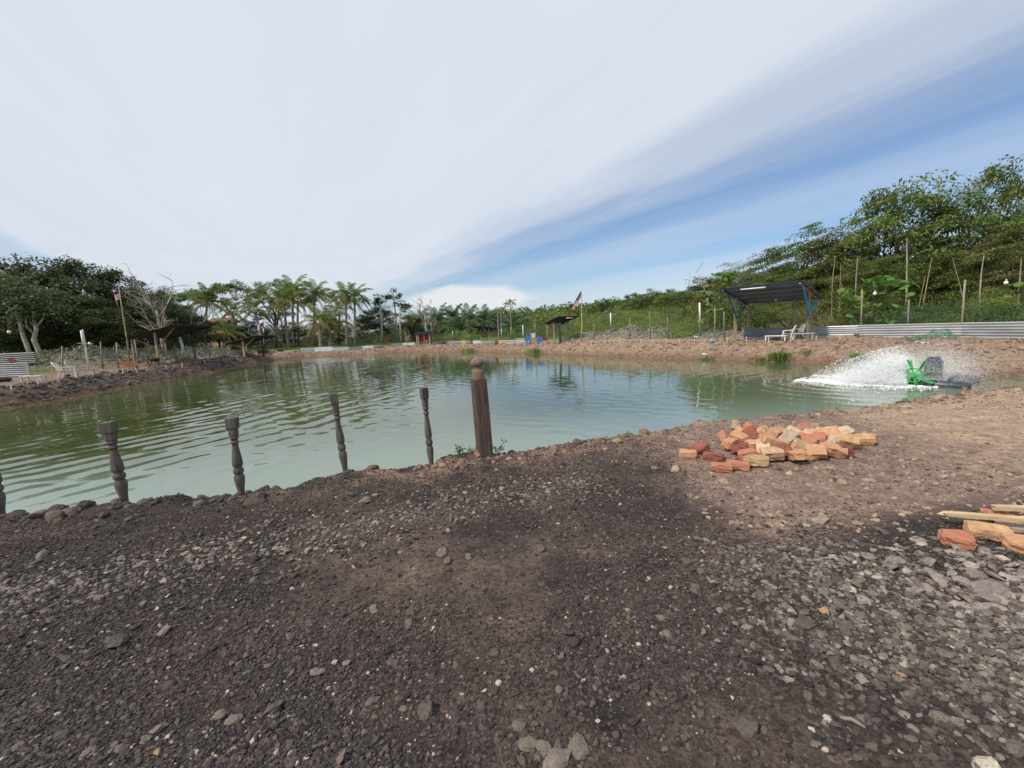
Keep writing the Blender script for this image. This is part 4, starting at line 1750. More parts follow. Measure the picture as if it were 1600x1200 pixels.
# the two white trunks in front
for px, top, bpx, seed, label in ((40, 448, 50, 5, 'leftmost pale trunked tree, slim and leaning'), (56, 470, 60, 9, 'pale trunked tree with a crooked forked stem')):
    R = random.Random(seed)
    q = DP(bpx, 545, 30)
    base = Vector((q.x, q.y, Hs(q.x, q.y)))
    _, h = stand(px, top, 30)
    t = thing('pale_trunk_tree', label, 'tree', base, group='pale trunked trees at the left')
    m = MB()
    if seed == 5:
        pts = [(0, 0, -.1), (-.25, 0, 1.2), (-.45, 0, 2.4), (-.55, .05, 3.4), (-.62, 0, 4.3), (-.75, 0, h)]
        m.tube(pts, [.17, .14, .125, .11, .09, .05], 8)
        m.tube([(-.58, 0, 3.6), (-.95, 0, 4.0), (-1.05, 0, 4.6), (-1.25, .1, 5.3)], [.08, .07, .055, .03], 6)
    else:
        pts = [(0, 0, -.1), (0, 0, 1.1), (-.2, 0, 1.9), (.12, 0, 2.6), (.05, 0, 3.3), (.25, 0, h)]
        m.tube(pts, [.19, .16, .14, .12, .09, .05], 8)
        m.tube([(-.05, 0, 2.2), (-.5, 0, 2.8), (-.6, .1, 3.4)], [.08, .06, .03], 6)
        m.tube([(.12, 0, 2.7), (.7, 0, 3.3), (1.0, 0, 4.0)], [.07, .055, .025], 6)
    m.obj('trunk', M_bark_pale, t, True)
    r = np.random.default_rng(seed)
    n = 900
    pos = np.stack([r.normal(pts[-1][0], 1.0, n), r.normal(0, .8, n), r.normal(h - .2, .55, n)], 1)
    me = leaf_mesh('crown', pos, .3, seed, .5, .3, None)
    link('crown', me, t, L_dark)
bare_tree(236, 412, 34, 'leafless pale tree with many bare twigs behind the shelter with timber braces', 3, None, .42, 11)

# ------------------------------------------------------------------ middle left: umbrella trees and palms
gu = 'tall airy trees behind the palms'
for px, top, d, kind, w, leaf, label in [
        (285, 448, 66, 'umbrella', 1.1, L_mid, 'flat crowned tree left of the coconut palms'),
        (310, 452, 70, 'umbrella', 1.0, L_mid, 'flat crowned tree behind the leftmost coconut palm'),
        (358, 438, 62, 'umbrella', 1.15, L_mid, 'highest umbrella shaped tree with open forked limbs and sky showing below'),
        (420, 446, 66, 'open', 1.3, L_mid, 'open crowned tree between the mid flag and the big palm clump'),
        (433, 437, 70, 'umbrella', .9, L_mid, 'flat crowned tree behind the big palm clump'),
        (508, 450, 72, 'umbrella', .8, L_mid, 'flat crowned tree right of the highest coconut palm'),
        (268, 468, 62, 'dense', 1.1, L_dark, 'dark full tree right of the leafless tree'),
        (300, 492, 58, 'dense', 1.5, L_dark, 'dark low tree behind the leftmost coconut palm trunk'),
        (335, 500, 60, 'dense', 1.6, L_dark, 'dark low tree left of the ochre house'),
        (385, 498, 62, 'dense', 1.6, L_dark, 'dark low tree right of the ochre house'),
        (420, 503, 60, 'shrub', 1.7, L_dark, 'dark thicket behind the small striped flag'),
        (455, 500, 64, 'dense', 1.6, L_dark, 'dark low tree under the big palm clump'),
        (430, 490, 58, 'wispy', 1.2, L_mid, 'thin spreading tree right of the small striped flag'),
        (490, 508, 64, 'shrub', 1.6, L_dark, 'dark thicket behind the yellow fronded palms'),
        (525, 498, 66, 'dense', 1.4, L_dark, 'dark low tree behind the pair of leaning palms'),
        (546, 507, 58, 'wispy', 1.5, L_bright, 'light green bushy tree with thin stems on the far bank'),
        (570, 480, 64, 'dense', 1.1, L_dark, 'full dark tree right of the light green bushy tree'),
        (592, 474, 66, 'dense', 1.1, L_dark, 'full dark tree under the two tall thin trees'),
        (590, 460, 62, 'tall', 1.5, L_dark, 'tall thin tree with a tufted crown leaning left'),
        (614, 452, 64, 'tall', .95, L_dark, 'tallest thin tree with one small round tuft'),
        (622, 470, 62, 'tall', 1.5, L_dark, 'thin tree with a tuft right of the tallest thin one'),
        (628, 482, 66, 'open', 1.2, L_olive, 'olive open tree left of the red curtained hut'),
        (645, 488, 70, 'dense', 1.1, L_mid, 'green tree behind the red curtained hut'),
        (612, 505, 60, 'shrub', 1.5, L_dark, 'dark undergrowth below the tall thin trees'),
        (575, 512, 60, 'shrub', 1.5, L_dark, 'dark undergrowth behind the far zinc sheets')]:
    tree(kind, px, top, d, label, gu, leaf, w, M_bark_pale if kind in ('tall', 'wispy', 'umbrella') else None)
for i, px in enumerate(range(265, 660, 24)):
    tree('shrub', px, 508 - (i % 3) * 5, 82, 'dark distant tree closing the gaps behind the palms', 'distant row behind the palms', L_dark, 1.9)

gp = 'coconut palms beyond the left bank'
for px, top, d, bpx, y, nf, fs, label in [
        (320, 446, 58, 321, .35, 20, 1.0, 'leftmost coconut palm with yellowing fronds at its left'),
        (362, 466, 62, 364, .2, 14, .85, 'slim coconut palm directly above the ochre house'),
        (394, 459, 56, 411, .3, 18, .9, 'coconut palm with a strongly leaning trunk beside the small striped flag'),
        (354, 497, 54, 358, .5, 14, .8, 'low young palm with yellow fronds in front of the ochre house'),
        (440, 442, 58, 450, .45, 24, 1.05, 'coconut palm with long curved trunk left in the big clump'),
        (455, 431, 62, 459, .35, 24, 1.05, 'highest coconut palm of the big clump'),
        (463, 446, 64, 466, .45, 20, 1.0, 'coconut palm with yellow skirt right in the big clump'),
        (489, 436, 64, 492, .15, 24, 1.1, 'dark green coconut palm right of the big clump'),
        (497, 476, 54, 501, .55, 24, 1.0, 'short coconut palm with bright yellow arching fronds'),
        (514, 480, 56, 516, .4, 20, .95, 'short coconut palm right of the bright yellow one'),
        (538, 441, 60, 543, .3, 20, .95, 'left palm of the right hand pair of leaning palms'),
        (552, 441, 61, 556, .2, 22, .95, 'right palm of the right hand pair of leaning palms'),
        (529, 466, 66, 530, .2, 16, .9, 'dark palm half hidden under the right hand pair')]:
    palm(px, top, d, label, gp, 'coconut', bpx, y, nf, fs)

# dead trees near the hut
for px, top, d, seed, label in ((661, 448, 60, 11, 'tall bare dead trunk behind the red curtained hut'), (671, 472, 66, 12, 'pale dead tree with forked branches right of the tall bare trunk')):
    bare_tree(px, top, d, label, seed, M_dead, .12, 5, 'dead_tree')
bare_tree(632, 508, 56, 'small pale crooked dead tree left of the red curtained hut', 15, M_dead, .5, 5, 'dead_tree')

go = 'oil palms beyond the far bank'
for i, (px, top, d, label) in enumerate([
        (655, 484, 74, 'oil palm peeping out left of the tall bare trunk'), (682, 478, 72, 'oil palm first right of the dead trees'), (706, 477, 74, 'oil palm second right of the dead trees'),
        (730, 478, 72, 'oil palm above the grey sheet fence'), (752, 480, 76, 'oil palm behind the small far shelter'), (772, 482, 82, 'oil palm behind the two slim areca palms'),
        (792, 484, 92, 'oil palm below the tall lone areca palm'), (642, 496, 70, 'low oil palm left of the red curtained hut'), (815, 485, 100, 'oil palm left of the hill foot'),
        (838, 484, 104, 'oil palm at the hill foot left of the blue braced dark shelter'), (860, 482, 108, 'oil palm on the lower hill above the dark shelter'), (715, 492, 66, 'lower oil palm in front of the others'),
        (803, 500, 72, 'low oil palm in the shrubs left of the blue boards')]):
    palm(px, top, d, label, go, 'oil', None, 0, 24, 1.0 if d < 80 else 1.15, 'oil_palm')
for px, top, d, label in ((777, 480, 62, 'left one of the two slim areca palms'), (782, 478, 64, 'right one of the two slim areca palms'), (797, 466, 66, 'tall lone areca palm with a tiny crown')):
    palm(px, top, d, label, 'slim areca palms', 'areca', None, 0, 11, .9 if px > 790 else .7, 'areca_palm')

# bright shrubs beyond the far bank
gsb = 'bright shrubs beyond the far bank'
for px, top, d, w, leaf, label in [
        (690, 518, 62, 1.5, L_bright, 'light green shrub right beside the red curtained hut'), (712, 514, 60, 1.5, L_bright, 'light green shrub behind the grey sheets'),
        (738, 517, 58, 1.5, L_bright, 'light green shrub left of the small far shelter'), (765, 519, 56, 1.6, L_bright, 'light green shrub under the small far shelter'),
        (795, 514, 56, 1.5, L_mid, 'green shrub behind the yellow topped post'), (820, 505, 58, 1.6, L_mid, 'green shrub behind the blue boards'),
        (845, 500, 62, 1.5, L_mid, 'green shrub left behind the dark shelter'), (868, 508, 50, 1.5, L_mid, 'green shrub under the dark shelter'),
        (895, 500, 52, 1.6, L_bright, 'yellow green shrub behind the furled flag pole'), (920, 490, 58, 1.6, L_bright, 'yellow green shrub right of the furled flag'),
        (925, 508, 46, 1.5, L_mid, 'green shrub behind the left spoil mound'), (950, 498, 50, 1.5, L_bright, 'yellow green shrub behind the thin white lamp post'),
        (975, 502, 46, 1.5, L_mid, 'green shrub behind the spoil mounds'), (1000, 480, 54, 1.5, L_bright, 'tall yellow green shrub behind the spoil mounds'),
        (1020, 492, 46, 1.5, L_bright, 'yellow green shrub right of the middle spoil mound'), (1040, 474, 50, 1.5, L_bright, 'tall bright shrub left of the white topped lamp post'),
        (1065, 482, 44, 1.5, L_mid, 'green shrub with a blue green net before it'), (1085, 470, 44, 1.4, L_olive, 'olive shrub behind the white topped lamp post'),
        (1052, 505, 40, 1.6, L_mid, 'low green shrub in the gap between the mounds')]:
    tree('bush', px, top, d, label, gsb, leaf, w * 1.05, None, 'shrub', 'shrub')
for i, px in enumerate(range(845, 1090, 22)):
    tree('bush', px, 488 - i * 1.2 - (i % 2) * 5, 70 + (i % 3) * 5, 'rounded shrub massed on the lower hill slope', 'shrubs on the lower hill slope', [L_mid, L_bright, L_olive][i % 3], 1.9, None, 'shrub', 'shrub')
gh = 'trees along the hill top'
for px, top, d, kind, leaf, label in [
        (888, 470, 105, 'open', L_mid, 'dark round tree standing on the hill above the dark shelter'), (945, 466, 108, 'dense', L_dark, 'low dark tree on the hill top near the furled flag'), (1018, 450, 95, 'dense', L_mid, 'highest tree on the hill ridge'),
        (1045, 448, 92, 'dense', L_mid, 'second highest tree on the hill ridge'), (1068, 452, 90, 'dense', L_mid, 'tree on the hill ridge left of the leafless twigs'), (985, 458, 100, 'dense', L_mid, 'tree on the hill ridge left of the highest')]:
    tree(kind, px, top, d, label, gh, leaf, 1.3)


def build_hill_forest():
    r = np.random.default_rng(44)
    n = 620
    X = r.uniform(-40, 150, n)
    Y = r.uniform(84, 190, n)
    k = (X / Y < .62) & (X / Y > -.3)
    X, Y = X[k], Y[k]
    Z = H(X, Y)
    pos, tint = [], []
    for x, y, z in zip(X, Y, Z):
        hh = r.uniform(2.2, 4.4)
        ww = r.uniform(1.6, 3.2)
        m = 200
        q = r.normal(0, 1, (m, 3))
        q /= np.linalg.norm(q, axis=1, keepdims=True)
        q *= r.random((m, 1)) ** .35
        p = np.stack([x + q[:, 0] * ww, y + q[:, 1] * ww, z + hh * .5 + q[:, 2] * hh * .52], 1)
        pos.append(p)
        tint.append(np.full(m, r.uniform(.15, .75)))
    me = leaf_mesh('hill_forest', np.concatenate(pos), .75, 45, .6, .3, np.concatenate(tint))
    o = link('hill_forest', me, None, L_mid)
    tag(o, 'continuous forest covering the far hill', 'forest', kind='stuff')


build_hill_forest()

# ------------------------------------------------------------------ right wood
gr = 'windblown trees of the right wood'
for px, top, d, kind, w, leaf, label in [
        (1112, 436, 38, 'dense', 1.0, L_olive, 'olive green tree at the left end of the right wood'),
        (1150, 408, 34, 'wispy', 1.2, L_olive, 'wispy olive tree leaning over the shelter at its left'),
        (1165, 404, 36, 'wispy', 1.0, L_olive, 'wispy tree behind the left roof corner of the blue shelter'),
        (1205, 380, 36, 'feather', 1.1, L_mid, 'green tree behind the blue shelter roof'),
        (1250, 352, 36, 'feather', 1.1, L_mid, 'dense green tree above the right half of the blue shelter roof'),
        (1295, 352, 34, 'feather', 1.05, L_olive, 'olive tree just right of the blue shelter roof'),
        (1335, 332, 34, 'feather', 1.05, L_olive, 'pale feathery tree left of the big rounded tree'),
        (1374, 325, 32, 'feather', 1.1, L_mid, 'green tree pressed against the left of the big rounded tree'),
        (1416, 274, 31, 'dense', .95, L_mid, 'big rounded dense tree with a pale straight trunk'),
        (1456, 345, 33, 'feather', 1.0, L_mid, 'tree joined to the right of the big rounded tree'),
        (1492, 372, 30, 'feather', 1.0, L_olive, 'airy olive tree in the gap between the two tallest trees'),
        (1508, 285, 32, 'wispy', .75, L_olive, 'tall wispy tree with feathery twigs left of the tallest'),
        (1550, 238, 30, 'dense', .72, L_mid, 'tallest tree of the right wood'),
        (1594, 275, 30, 'wispy', 1.0, L_mid, 'tall wispy tree at the right edge of the picture'),
        (1650, 275, 31, 'feather', 1.3, L_mid, 'tall tree cut off by the right edge of the picture'),
        (1580, 345, 27, 'feather', 1.2, L_olive, 'olive yellow tree low at the right edge'),
        (1530, 372, 27, 'feather', 1.2, L_olive, 'olive tree below the tallest tree'),
        (1470, 385, 28, 'feather', 1.3, L_mid, 'green tree right of the pale straight trunk'),
        (1385, 395, 28, 'feather', 1.3, L_mid, 'green tree above the large leaved plant'),
        (1330, 405, 29, 'feather', 1.3, L_olive, 'olive tree above the dry vine tangle'),
        (1235, 425, 31, 'feather', 1.4, L_mid, 'green tree immediately behind the blue shelter'),
        (1180, 440, 32, 'dense', 1.3, L_mid, 'leafy tree left behind the blue shelter'),
        (1130, 462, 32, 'shrub', 1.5, L_mid, 'leafy thicket left of the blue shelter')]:
    tree(kind, px, top, d, label, gr, leaf, w, M_bark)
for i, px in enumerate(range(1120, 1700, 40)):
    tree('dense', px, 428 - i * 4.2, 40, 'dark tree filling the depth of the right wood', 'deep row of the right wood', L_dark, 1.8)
gq = 'undergrowth at the foot of the right wood'
for px, top, d, w, leaf, label in [
        (1110, 490, 31, 1.5, L_bright, 'bright low bush left of the blue shelter post'), (1150, 480, 30, 1.4, L_mid, 'bush behind the left blue shelter post'),
        (1200, 478, 29, 1.4, L_mid, 'bush seen under the blue shelter roof at its left'), (1245, 482, 28, 1.4, L_olive, 'olive bush seen under the blue shelter roof at its right'),
        (1300, 478, 27, 1.3, L_olive, 'olive bush right of the right blue shelter post'), (1330, 470, 26.5, 1.3, L_mid, 'bush behind the first net fence post'),
        (1400, 480, 25.5, 1.4, L_mid, 'bush below the large leaved plant'), (1450, 474, 24.5, 1.3, L_dark, 'dark bush between the leaning canes and the tall net post'),
        (1485, 470, 24, 1.3, L_mid, 'bush left of the tall net post'), (1530, 472, 23.5, 1.4, L_mid, 'bush right of the tall net post'), (1580, 462, 23, 1.4, L_bright, 'bright bush at the right edge behind the zinc sheets'),
        (1360, 488, 25.5, 1.3, L_olive, 'olive bush behind the second net fence post'), (1625, 470, 22.5, 1.4, L_mid, 'bush cut off by the right picture edge')]:
    tree('bush', px, top - 22, d, label, gq, leaf, w, None, 'bush', 'bush')
for px, top, d, seed, label in ((1108, 408, 38, 21, 'leafless twiggy tree at the left end of the right wood'), (1202, 368, 38, 22, 'leafless grey twigs above the wood behind the blue shelter')):
    bare_tree(px, top, d, label, seed, M_bark_pale, .2, 6)

# pale straight trunks and canes in front of the right wood
for i, (x0, y0, x1, y1, d, r_, label) in enumerate([
        (1417, 372, 1416, 500, 25.5, .07, 'pale straight trunk below the big rounded tree'), (1537, 400, 1535, 500, 24, .06, 'thin grey trunk right of the tall net post'),
        (1596, 405, 1592, 480, 24, .06, 'thin trunk at the right picture edge'), (1340, 400, 1338, 500, 26, .045, 'thin grey stem at the first net post'),
        (1456, 402, 1434, 500, 24.5, .045, 'longer one of two leaning yellow canes'), (1446, 430, 1430, 500, 24.7, .04, 'shorter one of two leaning yellow canes'),
        (1312, 436, 1345, 490, 26.2, .035, 'cane leaning right beside the blue shelter roof'), (1488, 402, 1520, 470, 24.6, .03, 'thin stem leaning right before the tall net post'),
        (1305, 400, 1303, 505, 26.5, .04, 'upright dry stem right of the blue shelter'), (1314, 410, 1310, 505, 26.7, .035, 'second upright dry stem right of the blue shelter')]):
    a, b = DP(x1, y1, d), DP(x0, y0, d)
    m = MB()
    a.z = Hs(a.x, a.y) - .05
    t = thing('stem', label, 'stem', a, group='bare stems before the right wood')
    m.tube(curve_pts((0, 0, 0), b - a, .05, 5, random.Random(i)), [r_ * .75, r_ * .68, r_ * .6, r_ * .5, r_ * .35], 6)
    m.obj('stem', M_dry_stem if 'yellow' in label or 'dry' in label or 'cane' in label else M_bark_pale, t)


def build_tangle():
    r = random.Random(31)
    m = MB()
    for k in range(420):
        px = r.choice([r.uniform(1290, 1345), r.uniform(1360, 1430), r.uniform(1240, 1300), r.uniform(1440, 1600)])
        d = 27.6 - (px - 1240) / 360 * 4.6 + r.uniform(-.5, .5)
        a = DP(px, 510, d)
        a.z = Hs(a.x, a.y)
        L = r.uniform(.8, 2.6)
        th = r.uniform(0, 6.28)
        e = a + Vector((math.cos(th) * L * .6, math.sin(th) * L * .25, L * r.uniform(.3, .95)))
        m.tube(curve_pts(a, e, .5, 5, r), [.012, .011, .01, .008, .004], 3, False)
    o = m.obj('dry_vines', M_dry_stem)
    tag(o, 'tangle of dry brown vines at the foot of the right wood', 'vines', kind='stuff')


build_tangle()


def big_leaf_plant(px, top, depth, label, n, seed, spread, leafr=.30):
    r = random.Random(seed)
    p, h = stand(px, top, depth)
    t = thing('large_leaved_plant', label, 'plant', p, group='large leaved plants of the right wood')
    m = MB()
    for k in range(5):
        m.tube(curve_pts((r.uniform(-.2, .2), r.uniform(-.2, .2), -.05), (r.uniform(-.6, .6) * spread, r.uniform(-.3, .3), h * r.uniform(.7, .92)), .12, 5, r), [.04, .035, .03, .025, .015], 5)
    m.obj('stem', M_bark, t)
    V, F = [(0, 0, 0)], []
    for k in range(10):
        a = 2 * math.pi * k / 10
        q = 1 - .28 * math.cos(a) ** 3 * (1 if math.cos(a) < 0 else -.25) + .1 * math.cos(3 * a)
        V.append((q * math.cos(a) + .35, q * math.sin(a) * .85, -.22 * q * q + .06 * math.cos(2 * a)))
    F = [(0, k + 1, (k + 1) % 10 + 1) for k in range(10)]
    me = bpy.data.meshes.new('leaf')
    me.from_pydata(V, [], F)
    at = me.attributes.new('tint', 'FLOAT_COLOR', 'POINT')
    at.data.foreach_set('color', [c for k in range(len(V)) for c in (.5, 0, 0, 1)])
    me.materials.append(L_big)
    for k in range(n):
        z = h * (1 - r.random() ** 1.7 * .75)
        x = r.gauss(0, .5) * spread * (.55 + .45 * math.sin(math.pi * z / h))
        s = leafr * r.uniform(.6, 1.25)
        link('leaf', me, t, None, (x, r.gauss(-.2, .35), z - .1), (r.gauss(.55, .25), r.gauss(0, .3), r.uniform(0, 6.28)), (s, s, s))


big_leaf_plant(1372, 430, 24.5, 'broad pale green leaved plant above the zinc sheets, largest of its kind', 110, 1, 1.9, .2)
big_leaf_plant(1322, 450, 26, 'yellowish large leaved plant right of the blue shelter roof tip', 40, 2, .9, .17)
big_leaf_plant(1133, 425, 29, 'large leaved plant with drooping leaves left of the blue shelter roof', 100, 3, 1.6, .19)
big_leaf_plant(1590, 440, 22.5, 'large leaved plant at the right picture edge', 36, 4, .9, .16)

# ------------------------------------------------------------------ grass tufts and weeds


def tuft(name, label, px, py, n, hgt, spread, seed, group, leaf=None):
    g = G(px, py)
    r = np.random.default_rng(seed)
    V, F, T = [], [], []
    for k in range(n):
        a = r.uniform(0, 6.28)
        b = np.array([r.normal(0, spread * .25), r.normal(0, spread * .25), -.03])
        L = hgt * r.uniform(.5, 1.15)
        o = np.array([math.cos(a), math.sin(a), 0])
        w = np.array([-math.sin(a), math.cos(a), 0]) * .012 * hgt / .4
        p1 = b + o * L * .25 + np.array([0, 0, L * .6])
        p2 = b + o * L * .7 * r.uniform(.5, 1.2) + np.array([0, 0, L * r.uniform(.6, .95)])
        i = len(V)
        V += [b - w, b + w, p1 + w, p1 - w, p2]
        F += [(i, i + 1, i + 2, i + 3), (i + 3, i + 2, i + 4)]
        T += [r.uniform(.2, .9)] * 5
    me = bpy.data.meshes.new(name)
    me.from_pydata([tuple(v) for v in V], [], F)
    at = me.attributes.new('tint', 'FLOAT_COLOR', 'POINT')
    at.data.foreach_set('color', np.stack([T, np.zeros(len(T)), np.zeros(len(T)), np.ones(len(T))], 1).astype(np.float32).ravel())
    me.materials.append(leaf or L_grass)
    o = link(name, me, loc=g)
    tag(o, label, 'grass tuft', group)


gt = 'grass tufts on the right bank slope'
for i, (px, py, n, h, s, label) in enumerate([
        (1220, 561, 260, .5, .9, 'largest leafy grass tuft on the bank below the plastic chair'), (1340, 567, 240, .6, .45, 'bright grass tuft left of the white splash'),
        (1190, 563, 130, .3, .9, 'low grass tuft left of the largest leafy one'), (1108, 562, 130, .3, .9, 'low grass tuft at the waterline below the middle spoil mound'), (1262, 553, 60, .35, .5, 'thin little grass tuft right of the largest leafy one'),
        (838, 551, 120, .6, 1.6, 'thin grass at the waterline below the blue boards'), (735, 549, 120, .6, 2.2, 'thin grass at the waterline right of the newel post top')]):
    tuft('grass_tuft', label, px, py, n, h, s, 700 + i, gt)


def weed(label, px, py, hgt, seed, n):
    g = NG(px, py)
    r = random.Random(seed)
    t = thing('weed', label, 'weed', g, group='small weeds on the near lip')
    m = MB()
    tips = []
    for k in range(n):
        e = Vector((r.uniform(-.6, .6) * hgt, r.uniform(-.3, .3) * hgt, hgt * r.uniform(.5, 1.1)))
        pts = curve_pts((0, 0, -.01), e, .3, 5, r)
        m.tube(pts, [.003, .003, .0025, .002, .0015], 4)
        tips += pts[2:]
    m.obj('stem', M_dark_post, t)
    pos = [np.array(p) + np.array([r.gauss(0, .012), r.gauss(0, .012), r.gauss(0, .01)]) for p in tips for _ in range(5)]
    link('foliage', leaf_mesh('foliage', np.array(pos), .035, seed, .45, .2), t, L_mid)


weed('low dark weed just left of the slim baluster foot', 650, 717, .13, 1, 5)
weed('leafy weed midway between the slim baluster and the newel post', 718, 716, .12, 2, 6)
weed('small weed hugging the left side of the newel post', 741, 716, .10, 3, 3)
weed('thin upright weed just right of the newel post', 779, 710, .15, 4, 4)


def build_turf():
    r = np.random.default_rng(77)
    n = 26000
    X = r.uniform(-40, -12, n)
    Y = r.uniform(36, 62, n)
    sd = pond_sd(X, Y)
    k = (sd > 5.5) & (sd < 20)
    pos = np.stack([X[k], Y[k], H(X[k], Y[k]) + .02], 1)
    me = leaf_mesh('turf', pos, .34, 78, .12, -1.1)
    tag(link('turf', me, None, L_grass), 'bright green grass growing behind the left net fence', 'grass', kind='stuff')
    X = r.uniform(8, 26, 16000)
    Y = r.uniform(17, 46, 16000)
    sd = pond_sd(X, Y)
    k = (sd > 4.8) & (sd < 12) & (fbm(X * .6, Y * .6, 3, 3) > .45)
    pos = np.stack([X[k], Y[k], H(X[k], Y[k]) + .02], 1)
    me = leaf_mesh('ground_weeds', pos, .30, 79, .2, -.9)
    tag(link('ground_weeds', me, None, L_mid), 'low weeds covering the ground behind the right bank fence', 'weeds', kind='stuff')


build_turf()


def build_mound_brush():
    r = np.random.default_rng(90)
    pos = []
    for mx, my, h, sx, sy in MOUNDS[:6]:
        n = 900
        x, y = mx + r.normal(0, sx * .62, n), my + r.normal(0, sy * .62, n)
        z = H(x, y) + r.random(n) * .28
        k = vnoise(x * 1.1, y * 1.1, 5) > .36
        pos.append(np.stack([x, y, z], 1)[k])
    me = leaf_mesh('mound_brush', np.concatenate(pos), .24, 91, .2, -.8)
    tag(link('mound_brush', me, None, L_grey), 'grey green brush overgrowing the spoil mound at the left', 'brush', kind='stuff')


build_mound_brush()
# ------------------------------------------------------------------ corrugated sheets


def corrugated(a, b, z0, h, pitch=.076, amp=.009, horizontal=True, seed=0, tilt=0.0):
    """mesh data of one corrugated sheet standing between ground points a and b (ridges run along it when horizontal)"""
    a, b = Vector(a), Vector(b)
    d = b - a
    L = Vector((d.x, d.y, 0)).length
    ex = Vector((d.x, d.y, 0)).normalized()
    ny = Vector((-ex.y, ex.x, 0))
    V, F = [], []
    if horizontal:
        k = max(4, int(h / pitch * 4))
        for i in range(k + 1):
            z = h * i / k
            o = amp * 1.6 * math.sin(2 * math.pi * z / pitch)
            V += [a + ny * (o + tilt * z) + Vector((0, 0, z0 + z)), b + ny * (o + tilt * z) + Vector((0, 0, z0 + z))]
        F = [(2 * i, 2 * i + 1, 2 * i + 3, 2 * i + 2) for i in range(k)]
    else:
        k = max(4, int(L / pitch * 4))
        for i in range(k + 1):
            s = L * i / k
            o = amp * 1.6 * math.sin(2 * math.pi * s / pitch)
            p = a + d * (i / k)
            V += [p + ny * o + Vector((0, 0, z0)), p + ny * (o + tilt * h) + Vector((0, 0, z0 + h))]
        F = [(2 * i, 2 * i + 2, 2 * i + 3, 2 * i + 1) for i in range(k)]
    n = len(V)
    # give it a real thickness
    V2 = [v - ny * .004 for v in V]
    V = V + V2
    F = F + [tuple(j + n for j in f[::-1]) for f in F]
    return V, F


def sheet_fence(name, label, cat, segs, group=None, names='zinc_sheet', horizontal=True, pitch=.1, stakes=True):
    """segs: (px0, py0, px1, py1, height_px, material, base ground z or None)"""
    g0 = G(segs[0][0], segs[0][1])
    t = thing(name, label, cat, g0, group=group)
    for i, s in enumerate(segs):
        a, b = G(s[0], s[1]), G(s[2], s[3])
        h = s[4] * a.y / FPX
        m = MB()
        V, F = corrugated(a, b, 0, h, pitch, .012, horizontal, i)
        off = Vector((0, .006 * (i % 2), -.03))
        m.add([v + off for v in V], F)
        m.obj(names, s[5], t, world=True)
        if stakes:
            m = MB()
            c = b + Vector((.0, .06, 0))
            m.box((c.x, c.y, c.z + h * .45), (.05, .05, h * 1.1))
            m.obj('stake', M_grey_pole, t, world=True)
    return t


# right bank: low wall of long zinc sheets
def heap_mat():
    m = M_net.copy()
    m.name = 'netting_heap'
    for n in m.node_tree.nodes:
        if n.type == 'MAP_RANGE':
            n.inputs[3].default_value = .3
            n.inputs[4].default_value = .85
        if n.type == 'TEX_NOISE':
            n.inputs['Scale'].default_value = 9
    return m


def right_wall():
    pts = [(1159, 530.5, 15), (1262, 528.5, 15), (1340, 527.5, 17), (1502, 527.5, 23), (1680, 530, 27)]
    q = [P(x, y, .40) for x, y, h in pts]
    t = thing('zinc_wall', 'long low wall of horizontal corrugated zinc sheets on the right bank', 'fence', q[0])
    for i in range(4):
        a, b = q[i], q[i + 1]
        h = .62 if i < 2 else .64
        m = MB()
        V, F = corrugated(a, b, -.08, h + .08, .118, .02, True, i)
        m.add([v + Vector((.02 * (i % 2), .03 * (i % 2), 0)) for v in V], F)
        m.obj('zinc_sheet', (M_zinc_old_or_shaded if i < 1 else M_zinc), t, world=True)  # first sheet gets darker zinc to paint the shade under the shelter roof
    for i in range(9):
        k = i * 4 / 9
        j = int(k)
        c = q[j].lerp(q[j + 1], k - j)
        m = MB()
        m.box((c.x + .07, c.y + .07, c.z + .28), (.05, .05, .72))
        m.obj('stake', M_grey_pole, t, world=True)
    # pale pipe along its foot
    m = MB()
    a, b = P(1432, 530.5, .40), P(1700, 533, .40)
    a.z = Hs(a.x, a.y) + .05
    b.z = Hs(b.x, b.y) + .05
    o = MB().tube([Vector((0, 0, 0)), (b - a) * .5 + Vector((0, 0, .01)), b - a], .055, 8).obj('pipe', M_pipe, None, True)
    o.location = a
    tag(o, 'long pale green pipe lying along the foot of the zinc wall', 'pipe')
    # green netting thrown over it
    r = np.random.default_rng(4)
    V, F = [], []
    nx, nz = 26, 8
    for i in range(nx + 1):
        x = 1413 + (1496 - 1413) * i / nx
        base = P(x, 529, .40)
        hh = .10 + .26 * ss(np.array(x), 1413, 1465) * (1 - .5 * ss(np.array(x), 1478, 1496)) + r.normal(0, .02)
        for k in range(nz + 1):
            f = k / nz
            V.append((base.x - .16 + .08 * f + r.normal(0, .02), base.y - .16 + .08 * f + r.normal(0, .02), float(Hs(base.x, base.y) + hh * f + r.normal(0, .015) + .02)))
    for i in range(nx):
        for k in range(nz):
            F.append((i * (nz + 1) + k, (i + 1) * (nz + 1) + k, (i + 1) * (nz + 1) + k + 1, i * (nz + 1) + k + 1))
    ob = MB().add(V, F).obj('netting', heap_mat(), None, True)
    tag(ob, 'green netting bunched up against the foot of the zinc wall', 'netting')


right_wall()


